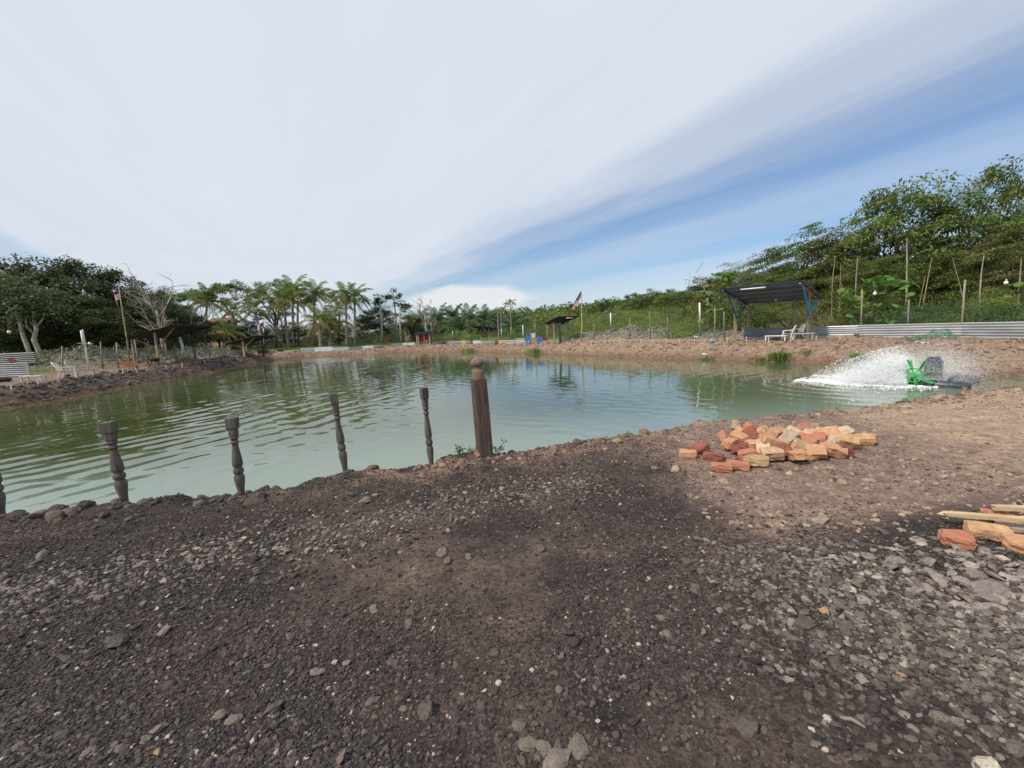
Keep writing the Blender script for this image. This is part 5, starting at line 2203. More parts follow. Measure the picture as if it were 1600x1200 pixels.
# ------------------------------------------------------------------ shelters
def shelter(name, label, A, B, front_z, back_z, over_f, over_b, over_s, post_m, brace_m, roof_m, fascia_m, purlin_m, tube=True, nsheets=5, back_posts=(.0, .6), group=None, edge_m=None, post_w=.12, back_dir=None):
    """row of posts A-B along the bank, one roof plane high at the pond side"""
    A, B = Vector(A), Vector(B)
    A.z, B.z = Hs(A.x, A.y), Hs(B.x, B.y)
    r = Vector((B.x - A.x, B.y - A.y, 0))
    L = r.length
    r.normalize()
    b = Vector((-r.y, r.x, 0))
    if b.dot(Vector((A.x, A.y, 0)) + Vector((0, -8, 0)) if back_dir is None else Vector(back_dir)) < 0:
        b = -b
    t = thing(name, label, 'shelter', A, group=group)
    z0 = min(A.z, B.z)
    W = over_f + over_b

    def rz(u):  # roof height at distance u behind the post row
        return z0 + front_z + (back_z - front_z) * (u + over_f) / W

    def pt(s, u, dz=0):
        q = A + r * s + b * u
        return Vector((q.x, q.y, rz(u) + dz))
    # posts
    for s, base in ((0, A), (L, B)):
        m = MB()
        top = pt(s, 0, -.06)
        m.bar((base.x, base.y, base.z - .1), top, post_w)
        m.obj('post', post_m[0] if s == 0 else post_m[-1], t, world=True)
        # V braces
        mid = base + Vector((0, 0, (top.z - base.z) * .52))
        for u in (-over_f * .85, over_b * .8):
            m = MB()
            e = pt(s, u, -.08)
            m.bar(mid + r * .07, e + r * .07, .058)
            m.obj('brace', brace_m[0 if s == 0 else -1], t, world=True)
    for f in back_posts:
        q = A + r * L * f + b * (over_b * .82)
        z = Hs(q.x, q.y)
        m = MB()
        m.bar((q.x, q.y, z - .1), (q.x, q.y, rz(over_b * .82) - .05), post_w * .8)
        m.obj('post', post_m[0], t, world=True)
    # beams along the slope at each end, purlins along the row
    for k, s in enumerate((-.02, L + .02)):
        m = MB()
        m.bar(pt(s, -over_f, -.07), pt(s, over_b, -.07), .07, .09)
        m.obj('rafter', edge_m if (edge_m and k == 1) else purlin_m, t, world=True)
    for u in np.linspace(-over_f + .05, over_b - .1, 5):
        m = MB()
        m.bar(pt(-over_s, u, -.02), pt(L + over_s, u, -.02), .036, .045)
        m.obj('purlin', fascia_m if u < -over_f + .1 else purlin_m, t, world=True)
    # corrugated roof sheets
    Lr = L + 2 * over_s
    for k in range(nsheets):
        s0, s1 = -over_s + Lr * k / nsheets, -over_s + Lr * (k + 1) / nsheets + .04
        n = 24
        V, F = [], []
        for i in range(n + 1):
            s = s0 + (s1 - s0) * i / n
            dz = .022 + .014 * math.sin(2 * math.pi * i / 4) + .007 * (k % 2)
            V += [pt(s, -over_f - .06, dz), pt(s, over_b + .06, dz), pt(s, -over_f - .06, dz + .005), pt(s, over_b + .06, dz + .005)]
        for i in range(n):
            F += [(4 * i, 4 * i + 1, 4 * i + 5, 4 * i + 4), (4 * i + 2, 4 * i + 6, 4 * i + 7, 4 * i + 3), (4 * i, 4 * i + 4, 4 * i + 6, 4 * i + 2), (4 * i + 1, 4 * i + 3, 4 * i + 7, 4 * i + 5)]
        m = MB()
        m.add(V, F)
        m.obj('roof_sheet', roof_m, t, world=True)
    if tube:
        m = MB()
        m.tube([pt(Lr * .22, -over_f - .02, -.12), pt(Lr * .52, -over_f - .02, -.12)], .035, 8)
        m.obj('light_tube', M_white_paint, t, True, world=True)
        m = MB()
        q = pt(Lr * .45, over_b * .45, -.16)
        m.lathe([(.01, -.05), (.045, -.02), (.045, .03), (.02, .07)], 10, q)
        m.obj('bulb', M_bulb, t, True, world=True)
    return t


rA = P(1156, 533.5, .36)
rA = Vector((12.9, 24.3, 0))
rB = Vector((15.25, 21.75, 0))
shelter('pond_shelter', 'large open shelter with blue steel roof frame and blue V braces on the right bank', rA, rB, 2.86, 2.12, 1.85, 1.9, .22, (M_pole, M_grey_pole), (M_blue, M_blue_b), M_roof_zinc, M_blue, M_blue, True, 5, (.05, .72), 'fishing shelters round the pond',
        M_orange_wood, back_dir=(.76, .65, 0))
sA, sB = G(888, 533), G(866, 535)
shelter('pond_shelter', 'dark roofed shelter with bright blue braces beside the furled flag on the far bank', sB, sA, 2.15, 1.65, 1.3, 1.1, .35, (M_pole, M_pole), (M_dark_post, M_blue_b), M_roof_dark, M_roof_dark, M_roof_dark, True, 4, (.4,), 'fishing shelters round the pond',
        back_dir=(.5, .8, 0), post_w=.11)
sA, sB = G(765, 537.5), G(752, 537)
shelter('pond_shelter', 'smallest far shelter with pale V braces left of the blue boards', sB, sA, 1.9, 1.5, 1.0, 1.0, .25, (M_pole, M_pole), (M_pole, M_pole), M_roof_dark, M_roof_dark, M_dark_post, False, 3, (.3,), 'fishing shelters round the pond', back_dir=(.5, .8, 0), post_w=.1)
sA = G(249, 571)
sB = sA + Vector((-.7, 4.4, 0))
shelter('pond_shelter', 'dark roofed shelter with bare timber V braces on the left bank', sA, sB, 2.75, 1.95, 1.5, 1.8, .4, (M_pole, M_dark_post), (M_orange_wood, M_dark_post), M_roof_dark, M_roof_dark, M_dark_post, False, 4, (.0, .8), 'fishing shelters round the pond', back_dir=(-1, 0, 0))
sA = G(382, 557)
sB = sA + Vector((-.6, 4.2, 0))
shelter('pond_shelter', 'small shelter with thatched looking roof beside the striped flag on the left bank', sA, sB, 2.2, 1.55, 1.3, 1.5, .3, (M_yellow_wood, M_dark_post), (M_yellow_wood, M_dark_post), mat('brown_roof_sheet', (.085, .07, .06), .8, .35, 2), M_dark_post, M_dark_post, False, 4, (.0, .8), 'fishing shelters round the pond', back_dir=(-1, 0, 0))
# dark green post leaning inside the far dark roofed shelter
a, b = G(876, 536), DP(873, 507, 36)
o = MB().tube([Vector((0, 0, -.1)), (b - a) * .5, b - a], .11, 8).obj('timber_post', mat('green_post', (.02, .07, .05), .7, .3, 3))
o.location = a
tag(o, 'thick dark green post under the dark roofed shelter with bright blue braces', 'post')


# hut with the red curtain
def hut():
    c = G(662, 540)
    t = thing('curtained_hut', 'small far hut with flat dark blue roof and red curtain', 'hut', c)
    s = c.y / FPX
    w, d, h = 20 * s, 16 * s, 19.5 * s
    for x in (-w / 2, -w * .38, w / 2):
        for y in (0, d):
            MB().box((x, y, h / 2), (.14, .14, h)).obj('post', M_pole if y == 0 else M_grey_pole, t)
    m = MB()
    m.box((0, d / 2, h + .1), (w * 1.3, d * 1.3, .14))
    m.box((0, -d * .14, h + .0), (w * 1.28, .06, .28))
    m.obj('roof', mat('navy_roof', (.02, .03, .075), .6, .3, 2), t)
    m = MB()
    m.add([(-w * .85, d * .2, h - .5), (-w * .5, d * .2, h), (-w * .5, d * .9, h), (-w * .85, d * .9, h - .5), (-w * .85, d * .2, h - .45), (-w * .5, d * .2, h + .05), (-w * .5, d * .9, h + .05), (-w * .85, d * .9, h - .45)],
          [(0, 1, 2, 3), (7, 6, 5, 4), (0, 4, 5, 1), (1, 5, 6, 2), (2, 6, 7, 3), (3, 7, 4, 0)])
    m.obj('awning', mat('dark_green_tarp', (.03, .06, .05), .7, .3, 2), t)
    for x0, x1, mt in ((-.30, -.04, M_red_cloth), (-.03, .10, M_curtain), (.11, .36, M_red_cloth)):
        V, F = [], []
        n = 10
        for i in range(n + 1):
            x = w * (x0 + (x1 - x0) * i / n)
            y = .25 + .05 * math.sin(i * 2.1)
            V += [(x, y, h - .02), (x + (.12 if x0 > 0 else -.12) * .0, y, h * (.42 if mt is M_red_cloth else .32))]
        F = [(2 * i, 2 * i + 2, 2 * i + 3, 2 * i + 1) for i in range(n)]
        MB().add(V, F).obj('curtain', mt, t, True)
    m = MB()
    m.box((0, d * .5, h * .2), (w * .95, d * .9, .1))
    m.obj('floor_deck', M_old_wood, t)
    MB().box((w * .05, .1, h * .27), (w * .8, .3, .06)).obj('bench', M_orange_wood, t)


hut()


# ------------------------------------------------------------------ low walls and boards on the far bank
sheet_fence('low_sheet_wall', 'pale low zinc wall at the far left corner of the pond', 'fence',
            [(470, 550.5, 492, 549.5, 6.5, M_zinc_pale), (492, 549.5, 520, 548, 6.5, M_zinc_pale), (520, 548, 545, 547, 6, M_zinc_pale), (545, 547, 566, 545.5, 5, M_zinc_old_or_shaded), (566, 545.5, 584, 544, 5.5, M_zinc_pale), (584, 544, 601, 543, 5, M_zinc_old_or_shaded)],
            'low sheet walls round the pond', stakes=False, pitch=.16)
sheet_fence('low_sheet_wall', 'grey low zinc wall left of the red curtained hut', 'fence', [(611, 540.5, 628, 540, 4, M_zinc_pale), (628, 540, 648, 539, 4, M_zinc_pale)], 'low sheet walls round the pond', stakes=False, pitch=.16)
sheet_fence('low_sheet_wall', 'grey low zinc wall right of the red curtained hut with rusty patches', 'fence',
            [(677, 538, 695, 537.5, 5, M_zinc_old_or_shaded), (695, 537.5, 699, 537.5, 5.5, M_rust), (699, 537.5, 708, 537.5, 5, M_zinc_old_or_shaded), (708, 537.5, 721, 537.3, 5, M_zinc_pale)], 'low sheet walls round the pond', stakes=False, pitch=.16)
sheet_fence('low_sheet_wall', 'mixed low sheet wall with orange board and rust under the smallest shelter', 'fence',
            [(721, 537.3, 728, 537.3, 6, M_yellow_wood), (728, 537.3, 735, 537.3, 5, M_zinc_pale), (735, 537.3, 739, 537.3, 5.5, M_rust), (739, 537.3, 751, 537.3, 5.5, M_zinc_pale), (751, 537.3, 762, 537.3, 5, M_zinc_old_or_shaded), (762, 537.3, 773, 537.2, 5.5, M_zinc_old_or_shaded),
             (773, 537.2, 779, 537, 5.5, M_rust)], 'low sheet walls round the pond', stakes=False, pitch=.16)
sheet_fence('low_sheet_wall', 'long low grey and ochre sheet wall left of the blue boards', 'fence',
            [(779, 537, 792, 536.8, 5.5, M_plank), (792, 536.8, 806, 536.5, 6.5, M_zinc_old_or_shaded), (806, 536.5, 820, 536, 7.5, M_zinc_old_or_shaded)], 'low sheet walls round the pond', stakes=False, pitch=.16)
sheet_fence('low_sheet_wall', 'rusty red low sheets behind the blue boards', 'fence', [(838, 533, 847, 532.5, 8.5, M_rust), (847, 532.5, 855, 532, 8.5, M_rust)], 'low sheet walls round the pond', stakes=False, pitch=.16)
sheet_fence('low_sheet_wall', 'rusty brown and grey low sheets under the striped flag on the left bank', 'fence',
            [(402, 553, 420, 552, 6.5, M_rust), (420, 552, 432, 551, 4.5, M_zinc_old_or_shaded), (434, 550, 443, 549.5, 4, M_rust)], 'low sheet walls round the pond', stakes=False, pitch=.16)
sheet_fence('low_sheet_wall', 'grey low sheets behind the small shelter on the left bank', 'fence', [(361, 555, 380, 554, 6, M_zinc_old_or_shaded), (380, 554, 398, 553, 6, M_zinc_old_or_shaded)], 'low sheet walls round the pond', stakes=False, pitch=.16)


def board(name, label, cat, px, py, wpx, hpx, m, dpt=.06, group=None, bits=None):
    g = G(px, py)
    s = g.y / FPX
    t = thing(name, label, cat, g, group=group)
    if bits:
        for nm, x0, x1, z0, z1, mt in bits:
            MB().box(((x0 + x1) / 2 * s, .0, (z0 + z1) / 2 * s - .02), ((x1 - x0) * s, dpt, (z1 - z0) * s)).obj(nm, mt, t)
    return t


board('board_stand', 'blue H shaped board frame on the far bank', 'board', 826.5, 537, 8, 16, None, .12, None,
      [('upright', -4.5, -2, 0, 16.5, M_blue_board), ('upright', 1, 3.5, 0, 17, M_blue_board), ('cross_board', -2, 1, 5.2, 11, M_blue_board)])
board('crate', 'pale crate with yellow slatted front beside the blue H frame', 'crate', 834.5, 537, 7, 16, None, .6, None,
      [('top_panel', -3.5, 1.5, 9.5, 16.5, M_wall_white)] + [('slat', -3.6, 3.4, z, z + 1.9, M_yellow_wood) for z in (0, 2.3, 4.6, 6.9)])
board('blue_board', 'low blue board leaning right of the pale crate', 'board', 843, 536.5, 9, 8, None, .08, None, [('panel', -4.5, 5, 0, 8.5, M_blue_board), ('rail', -4.5, 5, 8.5, 9.3, M_blue_board)])


# ------------------------------------------------------------------ posts with lamp tubes, plain posts
def lamp_post(label, bx, by, tx, ty, lamp, wpx=2.2, post=M_pole, lampm=M_white_paint, group='posts with white lamp tubes'):
    a = G(bx, by)
    b = DP(tx, ty, a.y)
    t = thing('lamp_post', label, 'post', a, group=group)
    r_ = wpx * a.y / FPX / 2
    d = b - a
    MB().tube([Vector((0, 0, -.1)), d * .5, d], [r_, r_ * .95, r_ * .85], 7).obj('pole', post, t, True)
    f0, f1 = lamp
    side = Vector((-.2, -1, 0)).normalized() * (r_ + .035)
    m = MB()
    m.tube([d * f0 + side, d * f1 + side], .055, 8)
    m.obj('lamp_tube', lampm, t, True)
    return t


lamp_post('post with a broad white lamp tube standing left of the blue shelter', 1094, 524.5, 1092.5, 473, (.42, 1.0), 2.6)
lamp_post('thin post with white tube before the yellow green shrubs', 954.5, 519, 954, 489, (.3, 1.0), 1.5)
lamp_post('white topped post left of the blue H frame', 818, 531, 817, 508, (.1, 1.0), 1.8)
lamp_post('yellow topped post between the smallest shelter and the blue H frame', 799, 531, 798, 511, (.1, 1.0), 1.8, lampm=M_yellow_wood)
lamp_post('post just right of the smallest shelter with pale top', 784.5, 532, 783.5, 514, (.4, 1.0), 1.7, lampm=M_wall_white)
lamp_post('post rising behind the pale crate', 837, 535, 836, 506, (.6, 1.0), 1.8, lampm=M_pole)
lamp_post('white post behind the green shrubs right of the red curtained hut', 708, 534, 707.5, 518, (.5, 1.0), 1.4)
lp = lamp_post('leaning white lamp post with cross pegs beside the white lounge chairs', 140, 581, 129, 515, (.62, .98), 2.4, M_wall_white)
for f, l in ((.68, .5), (.66, -.45), (.36, .3)):
    d = DP(129, 515, lp.location.y) - lp.location
    MB().bar(d * f, d * f + Vector((-l, .05, .02)), .03).obj('cross_peg', M_yellow_wood, lp)
MB().lathe([(.02, -.08), (.07, -.03), (.07, .03), (.03, .08)], 10, (DP(129, 515, lp.location.y) - lp.location) * .67 + Vector((.28, 0, 0))).obj('bulb', M_bulb, lp, True)
lp2 = lamp_post('pale pinkish post before the white trunks at the left', 44, 556, 36, 515, (.0, .02), 2.6, mat('pink_post', (.5, .42, .40), .7, .2, 3), group=None)


def fence_with_net(label, posts, net, group=None, hpost=None):
    a = G(posts[0][0], posts[0][1])
    t = thing('net_fence', label, 'fence', a, group=group)
    for bx, by, tx, ty in posts:
        p = G(bx, by)
        q = DP(tx, ty, p.y)
        MB().tube([p - Vector((0, 0, .1)), p.lerp(q, .5), q], [.045, .042, .038], 6).obj('post', M_pole if (int(bx) % 2) else M_grey_pole, t, True, world=True)
    V, F = [], []
    base = []
    for x, y, hpx in net:
        p = G(x, y)
        base.append((p, hpx * p.y / FPX))
    n = 8
    pts = []
    for (p, h), (q, k) in zip(base[:-1], base[1:]):
        for i in range(n):
            f = i / n
            pts.append((p.lerp(q, f), h * (1 - f) + k * f - .08 * math.sin(math.pi * f)))
    pts.append(base[-1])
    for i, (p, h) in enumerate(pts):
        for k in range(5):
            V.append(p + Vector((.02 * math.sin(i * 1.7 + k), .04 * math.sin(i + k * 2), .02 + h * k / 4)))
    for i in range(len(pts) - 1):
        for k in range(4):
            F.append((i * 5 + k, (i + 1) * 5 + k, (i + 1) * 5 + k + 1, i * 5 + k + 1))
    MB().add(V, F).obj('net', M_net, t, True, world=True)
    return t


fence_with_net('green net fence on thin stakes along the left bank before the spoil mound',
               [(97.5, 582, 97, 541), (160.5, 576, 157, 534), (185, 575, 182, 535), (217, 571, 210, 531), (232, 569, 227, 534), (276, 566, 273, 537), (304.5, 563, 302, 543), (328, 561, 326, 536), (349, 559, 346, 533), (358, 558, 358, 543)],
               [(60, 584, 20), (160, 576, 24), (232, 569, 24), (304, 563, 20), (357, 558, 17)], 'net fences')
fence_with_net('net fence on thin stakes behind the spoil mounds of the far bank',
               [(984, 530, 984, 496), (1016.5, 530, 1015, 487), (1044, 530, 1043, 495), (1117, 528, 1117, 481), (1132, 531, 1131, 487), (928, 532, 928, 505), (855, 534, 855, 508)],
               [(880, 533, 14), (930, 532, 18), (985, 530, 20), (1045, 530, 22), (1132, 530, 20)], 'net fences')
fence_with_net('net fence on stout posts behind the zinc wall at the right',
               [(1345, 524.5, 1347, 452), (1418, 523.5, 1420, 468), (1501.5, 523, 1508, 437), (1600, 523, 1606, 455)],
               [(1310, 524.5, 30), (1420, 523.5, 44), (1502, 523, 50), (1640, 523, 50)], 'net fences')
for bx, by, tx, ty in [(727, 536.5, 727, 518), (741, 536.5, 740, 515), (1022 - 82, 531, 940, 507)]:
    pass

# hanging bulbs on a cable before the right wood
gbulb = 'white bulbs hung along the net fence'
for px, py, d, label in ((1367, 458, 23.2, 'white bulb hanging between the first two stout net posts'), (1572, 441, 20.6, 'white bulb hanging right of the tall net post')):
    q = DP(px, py, d)
    t = thing('hanging_bulb', label, 'lamp', q, group=gbulb)
    MB().lathe([(.015, -.11), (.07, -.08), (.085, -.02), (.06, .04), (.03, .06)], 12).obj('globe', M_bulb, t, True)
    MB().lathe([(.035, .05), (.04, .06), (.04, .13), (.02, .15)], 10).obj('socket', M_dirty_plastic, t, True)
    MB().tube([(0, 0, .14), (.02, 0, .5), (.0, 0, .8)], .008, 4).obj('cord', M_cable, t)
q = DP(14, 518, 27)
t = thing('hanging_bulb', 'white bulb hanging before the dark wood at the far left', 'lamp', q)
MB().lathe([(.015, -.13), (.08, -.09), (.10, -.02), (.07, .04), (.03, .06)], 12).obj('globe', M_bulb, t, True)
MB().lathe([(.035, .05), (.045, .06), (.045, .14), (.02, .15)], 10).obj('socket', M_black_plastic, t, True)
e = DP(37, 516, 27) - q
MB().tube([(-1.2, 0, .2), (0, 0, .13), e], .01, 4).obj('cord', M_cable, t)


# ------------------------------------------------------------------ flags
def flag_mesh(w, h, fn, nu=34, nv=28):
    """fn(u, v) -> local position, u along the fly, v up; stripes, canton, crescent and star by cell"""
    V, F, mi = [], [], []
    for i in range(nu + 1):
        for k in range(nv + 1):
            V.append(fn(i / nu, k / nv))
    for i in range(nu):
        for k in range(nv):
            F.append((i * (nv + 1) + k, (i + 1) * (nv + 1) + k, (i + 1) * (nv + 1) + k + 1, i * (nv + 1) + k + 1))
            u, v = (i + .5) / nu, (k + .5) / nv
            stripe = int((1 - v) * 14)
            c = 0 if stripe % 2 == 0 else 1
            if u < .5 and v > .43:
                c = 2
                x, y = (u - .2) * 2, (v - .715) / .5 * 1.0
                if math.hypot(x, y) < .27 and math.hypot(x - .1, y) > .22:
                    c = 3
                if math.hypot((u - .33) * 2, y) < .15:
                    c = 3
            mi.append(c)
    m = MB()
    m.v, m.f, m.m = [tuple(v) for v in V], F, mi
    return m


FLAGM = [M_flag_red, M_flag_white, M_flag_blue, M_flag_yellow]


def flagpole(label, bx, by, tx, ty, fn, polem, r=.045, bands=False):
    a = G(bx, by)
    b = DP(tx, ty, a.y)
    t = thing('flagpole', label, 'flagpole', a, group='flagpoles round the pond')
    d = b - a
    m = MB()
    m.tube([Vector((0, 0, -.1)), d * .33 + Vector((.03, 0, 0)), d * .66, d], [r * 1.25, r, r * .85, r * .6], 7)
    m.obj('pole', polem, t, True)
    if bands:
        for k in (.35, .62):
            MB().tube([d * k, d * (k + .14)], r * 1.12, 7).obj('white_band', M_white_paint, t, True)
    m = fn(d)
    m.obj('flag', FLAGM, t, True)
    return t


def flag_droop(d):
    top = d * .985
    bot_dir = -d.normalized()

    def f(u, v):
        # hoist along the pole; the fly hangs down beside it in folds
        p = top + bot_dir * (1 - v) * .85
        s = u * 1.0
        sx = -.50 * math.sin(min(1, u * 1.5) * math.pi / 2) * (.65 + .35 * v) + .10 * math.sin(u * 9) * u
        return (p.x + sx, p.y + .09 * math.sin(u * 13) + .03, p.z - s * .72 - .05 * math.sin(u * 7))
    return flag_mesh(1, 1, f)


def flag_fly(d):
    top = d * .97
    bd = -d.normalized()

    def f(u, v):
        p = top + bd * (1 - v) * .62
        return (p.x - u * .62 - .05 * math.sin(v * 4), p.y + .12 * math.sin(u * 6 + v), p.z - u * .28 + .06 * math.sin(u * 5 + v * 2))
    return flag_mesh(1, 1, f)


def flag_furl(d):
    top = d * .995
    bd = -d.normalized()

    def f(u, v):
        p = top + bd * (1 - v) * .30
        w = .20 * (1 - .25 * u)
        a = (v - .5) * 2
        return (p.x - u * .74 - a * w * .35, p.y + .10 * math.cos(v * 9) * (.3 + u), p.z - u * 1.22 + a * w * .2 * u)
    return flag_mesh(1, 1, f)


flagpole('tall bamboo flagpole with a limp red white and blue flag on the left bank', 203, 568, 184.5, 440, flag_droop, M_bamboo, .042)
flagpole('black and white banded flagpole with a small striped flag in front of the palms', 413.5, 552, 411, 501, flag_fly, M_dark_post, .05, True)
flagpole('tall timber flagpole with a furled white and blue flag on the far bank', 909, 533, 908.5, 454.5, flag_furl, M_yellow_wood, .05)


# ------------------------------------------------------------------ chairs, tables, odds and ends
def plastic_chair(name, label, loc, rz, m, recline=.22, low=.36, group=None, scale=1.0, long=0.0):
    t = thing(name, label, 'chair', loc, rz, group)
    t.scale = (scale,) * 3
    w = .25
    seat = MB()
    n = 6
    V, F = [], []
    for i in range(n + 1):
        f = i / n
        for x in (-w, -w * .5, 0, w * .5, w):
            V.append((x, -.24 - long + (.46 + long) * f, low + .03 * (1 - f) ** 2 - .015 * (1 - (x / w) ** 2)))
    k = len(V)
    V += [(x, y, z - .02) for x, y, z in V]
    for i in range(n):
        for j in range(4):
            q = (i * 5 + j, i * 5 + j + 1, (i + 1) * 5 + j + 1, (i + 1) * 5 + j)
            F += [q, tuple(a + k for a in q[::-1])]
    seat.add(V, F)
    seat.obj('seat', m, t, True)
    # backrest: curved shell frame with open slots
    bk = MB()

    def bp(x, z):
        return Vector((x, .22 + recline * (z - low) * 1.3 + .05 * (1 - (x / w) ** 2), z))
    H1 = low + .47
    ring = []
    for i in range(13):
        a = math.pi * i / 12
        ring.append(bp(w * math.cos(a), low + .03 + .44 * math.sin(a) ** .55 if 0 < i < 12 else low + .02))
    bk.tube(ring, .028, 6)
    bk.bar(bp(-w, low + .05), bp(w, low + .05), .04, .05)
    bk.bar(bp(-w * .92, H1 - .09), bp(w * .92, H1 - .09), .03, .10)
    for x in (-.145, -.06, .06, .145):
        bk.bar(bp(x, low + .05), bp(x, H1 - .05), .055, .018)
    bk.obj('backrest', m, t)
    for s in (-1, 1):
        m2 = MB()
        m2.bar((s * w, -.2, low + .20), (s * (w + .01), .25, low + .21), .05, .025)
        m2.bar((s * w, -.19, low), (s * w, -.2, low + .20), .045, .03)
        m2.obj('armrest', m, t)
        for y0, y1 in ((-.22 - long, -.27 - long), (.2, .30)):
            MB().bar((s * w * .92, y0, low), (s * (w + .03), y1, 0), .05, .04).obj('leg', m, t)
    return t


def chair_at(px, py, face_px, **k):
    g = G(px, py)
    return g


g = G(1240, 532)
plastic_chair('plastic_chair', 'white plastic chair with slotted back under the blue shelter', g + Vector((0, .5, 0)), rad(-128), M_white_plastic, .22, .36, 'plastic chairs round the pond', .9)
g = G(1268, 531)
plastic_chair('plastic_chair', 'greyish plastic chair turned away behind the white one under the blue shelter', G(1252, 530.5) + Vector((.25, .75, 0)), rad(-100), M_dirty_plastic, .2, .36, 'plastic chairs round the pond', .9)
g = G(107, 590)
plastic_chair('lounge_chair', 'left one of the two white lounge chairs on the left bank', g, rad(118), M_white_plastic, .38, .34, 'white lounge chairs on the left bank', .95, .12)
g = G(128, 587)
plastic_chair('lounge_chair', 'right one of the two white lounge chairs on the left bank', g, rad(118), M_dirty_plastic, .5, .32, 'white lounge chairs on the left bank', .95, .2)
g = G(206, 578)
plastic_chair('plastic_chair', 'faded orange chair with tall reclined back on the left bank', g, rad(105), M_orange_plastic, .5, .30, None, .95)


def low_table(name, label, px, py, L, W, h, rz, top, leg, group=None):
    g = G(px, py)
    t = thing(name, label, 'table', g, rz, group)
    MB().box((0, 0, h), (L, W, .04)).obj('top', top, t)
    for x in (-1, 1):
        for y in (-1, 1):
            MB().box((x * (L / 2 - .06), y * (W / 2 - .05), h / 2), (.05, .05, h)).obj('leg', leg, t)
    return t


low_table('low_table', 'low orange plank table in front of the orange chair', 221, 577, .85, .4, .28, rad(8), M_orange_wood, M_orange_wood, 'low tables by the pond')
low_table('low_table', 'low bluish table before the zinc sheets at the left edge', 54, 596, .95, .4, .27, rad(6), M_zinc_pale, M_wall_white, 'low tables by the pond')
low_table('low_table', 'small low table beside the timber braced shelter', 263, 570, .6, .4, .24, rad(6), M_dirty_plastic, M_grey_pole, 'low tables by the pond')
low_table('low_table', 'long low white table left of the white chair under the blue shelter', 1213, 532.5, 1.0, .45, .26, rad(-50), M_white_plastic, M_white_plastic, 'low tables by the pond')
low_table('low_table', 'low grey bench right of the white chair under the blue shelter', 1256, 530.5, .9, .35, .3, rad(-50), M_dirty_plastic, M_dirty_plastic, 'low tables by the pond')
t = thing('grill', 'black half drum grill standing before the timber braced shelter', 'grill', G(243, 572))
MB().lathe([(.02, .30), (.22, .34), (.30, .48), (.31, .56), (.29, .56)], 14).obj('bowl', M_black_plastic, t, True)
for k in range(3):
    a = k * 2.09
    MB().bar((.18 * math.cos(a), .18 * math.sin(a), .36), (.28 * math.cos(a), .28 * math.sin(a), 0), .035).obj('leg', M_black_plastic, t)
# dark tyre at the left edge
t = thing('tyre', 'dark tyre lying at the left picture edge before the zinc sheets', 'tyre', G(2, 597))
m = MB()
ring = [Vector((.27 * math.cos(a), .27 * math.sin(a), .11)) for a in np.linspace(0, 2 * math.pi, 21)]
m.tube(ring, .10, 8, False)
m.obj('tread', M_black_plastic, t, True)
t = thing('hanging_cloth', 'white cloth tied to the dark rear post of the timber braced shelter', 'cloth', G(288, 566) + Vector((0, 0, .0)))
V, F = [], []
for i in range(7):
    for k in range(9):
        V.append((-.12 + .24 * i / 6 * (1 - .4 * abs(k - 4) / 4), .05 * math.sin(i * 2 + k * .7), .75 + 1.15 * k / 8))
F = [(i * 9 + k, (i + 1) * 9 + k, (i + 1) * 9 + k + 1, i * 9 + k + 1) for i in range(6) for k in range(8)]
MB().add(V, F).obj('cloth', M_white_paint, t, True)


# stacked zinc sheets at the left edge
def left_sheets():
    t = thing('zinc_screen', 'two overlapping corrugated zinc sheets with a rust patch at the left picture edge', 'fence', G(20, 596))
    a, b = P(-70, 590, .1), P(58, 583, .1)
    m = MB()
    V, F = corrugated(a, b, .62, .78, .12, .02, True)
    m.add([v + Vector((0, .05, -.0)) for v in V], F)
    m.obj('zinc_sheet', mat('zinc_rusting', (.20, .205, .21), .5, .2, .55, col2=(.28, .29, .30), metal=.3), t, world=True)
    a, b = P(-70, 592, .1), P(47, 588, .1)
    m = MB()
    V, F = corrugated(a, b, -.05, .85, .12, .02, True)
    m.add(V, F)
    m.obj('zinc_sheet', M_zinc_old_or_shaded, t, world=True)
    q = P(24, 588, .1) + Vector((0, -.02, .95))
    r = np.random.default_rng(9)
    n = 18
    V = [(q.x, q.y - .02, q.z)]
    for k in range(n):
        an = 2 * math.pi * k / n
        rr = 1 + r.normal(0, .18)
        V.append((q.x + .26 * rr * math.cos(an), q.y - .02, q.z + .16 * rr * math.sin(an)))
    m = MB()
    m.add(V, [(0, k + 1, (k + 1) % n + 1) for k in range(n)])
    m.obj('rust_patch', M_rust, t, world=True)
    for px, py, h in ((48, 588, 1.0), (58, 584, .5)):
        p = P(px, py, .1)
        MB().box((p.x, p.y - .03, p.z + h / 2 - .05), (.07, .05, h)).obj('stake', M_pole, t, world=True)


left_sheets()


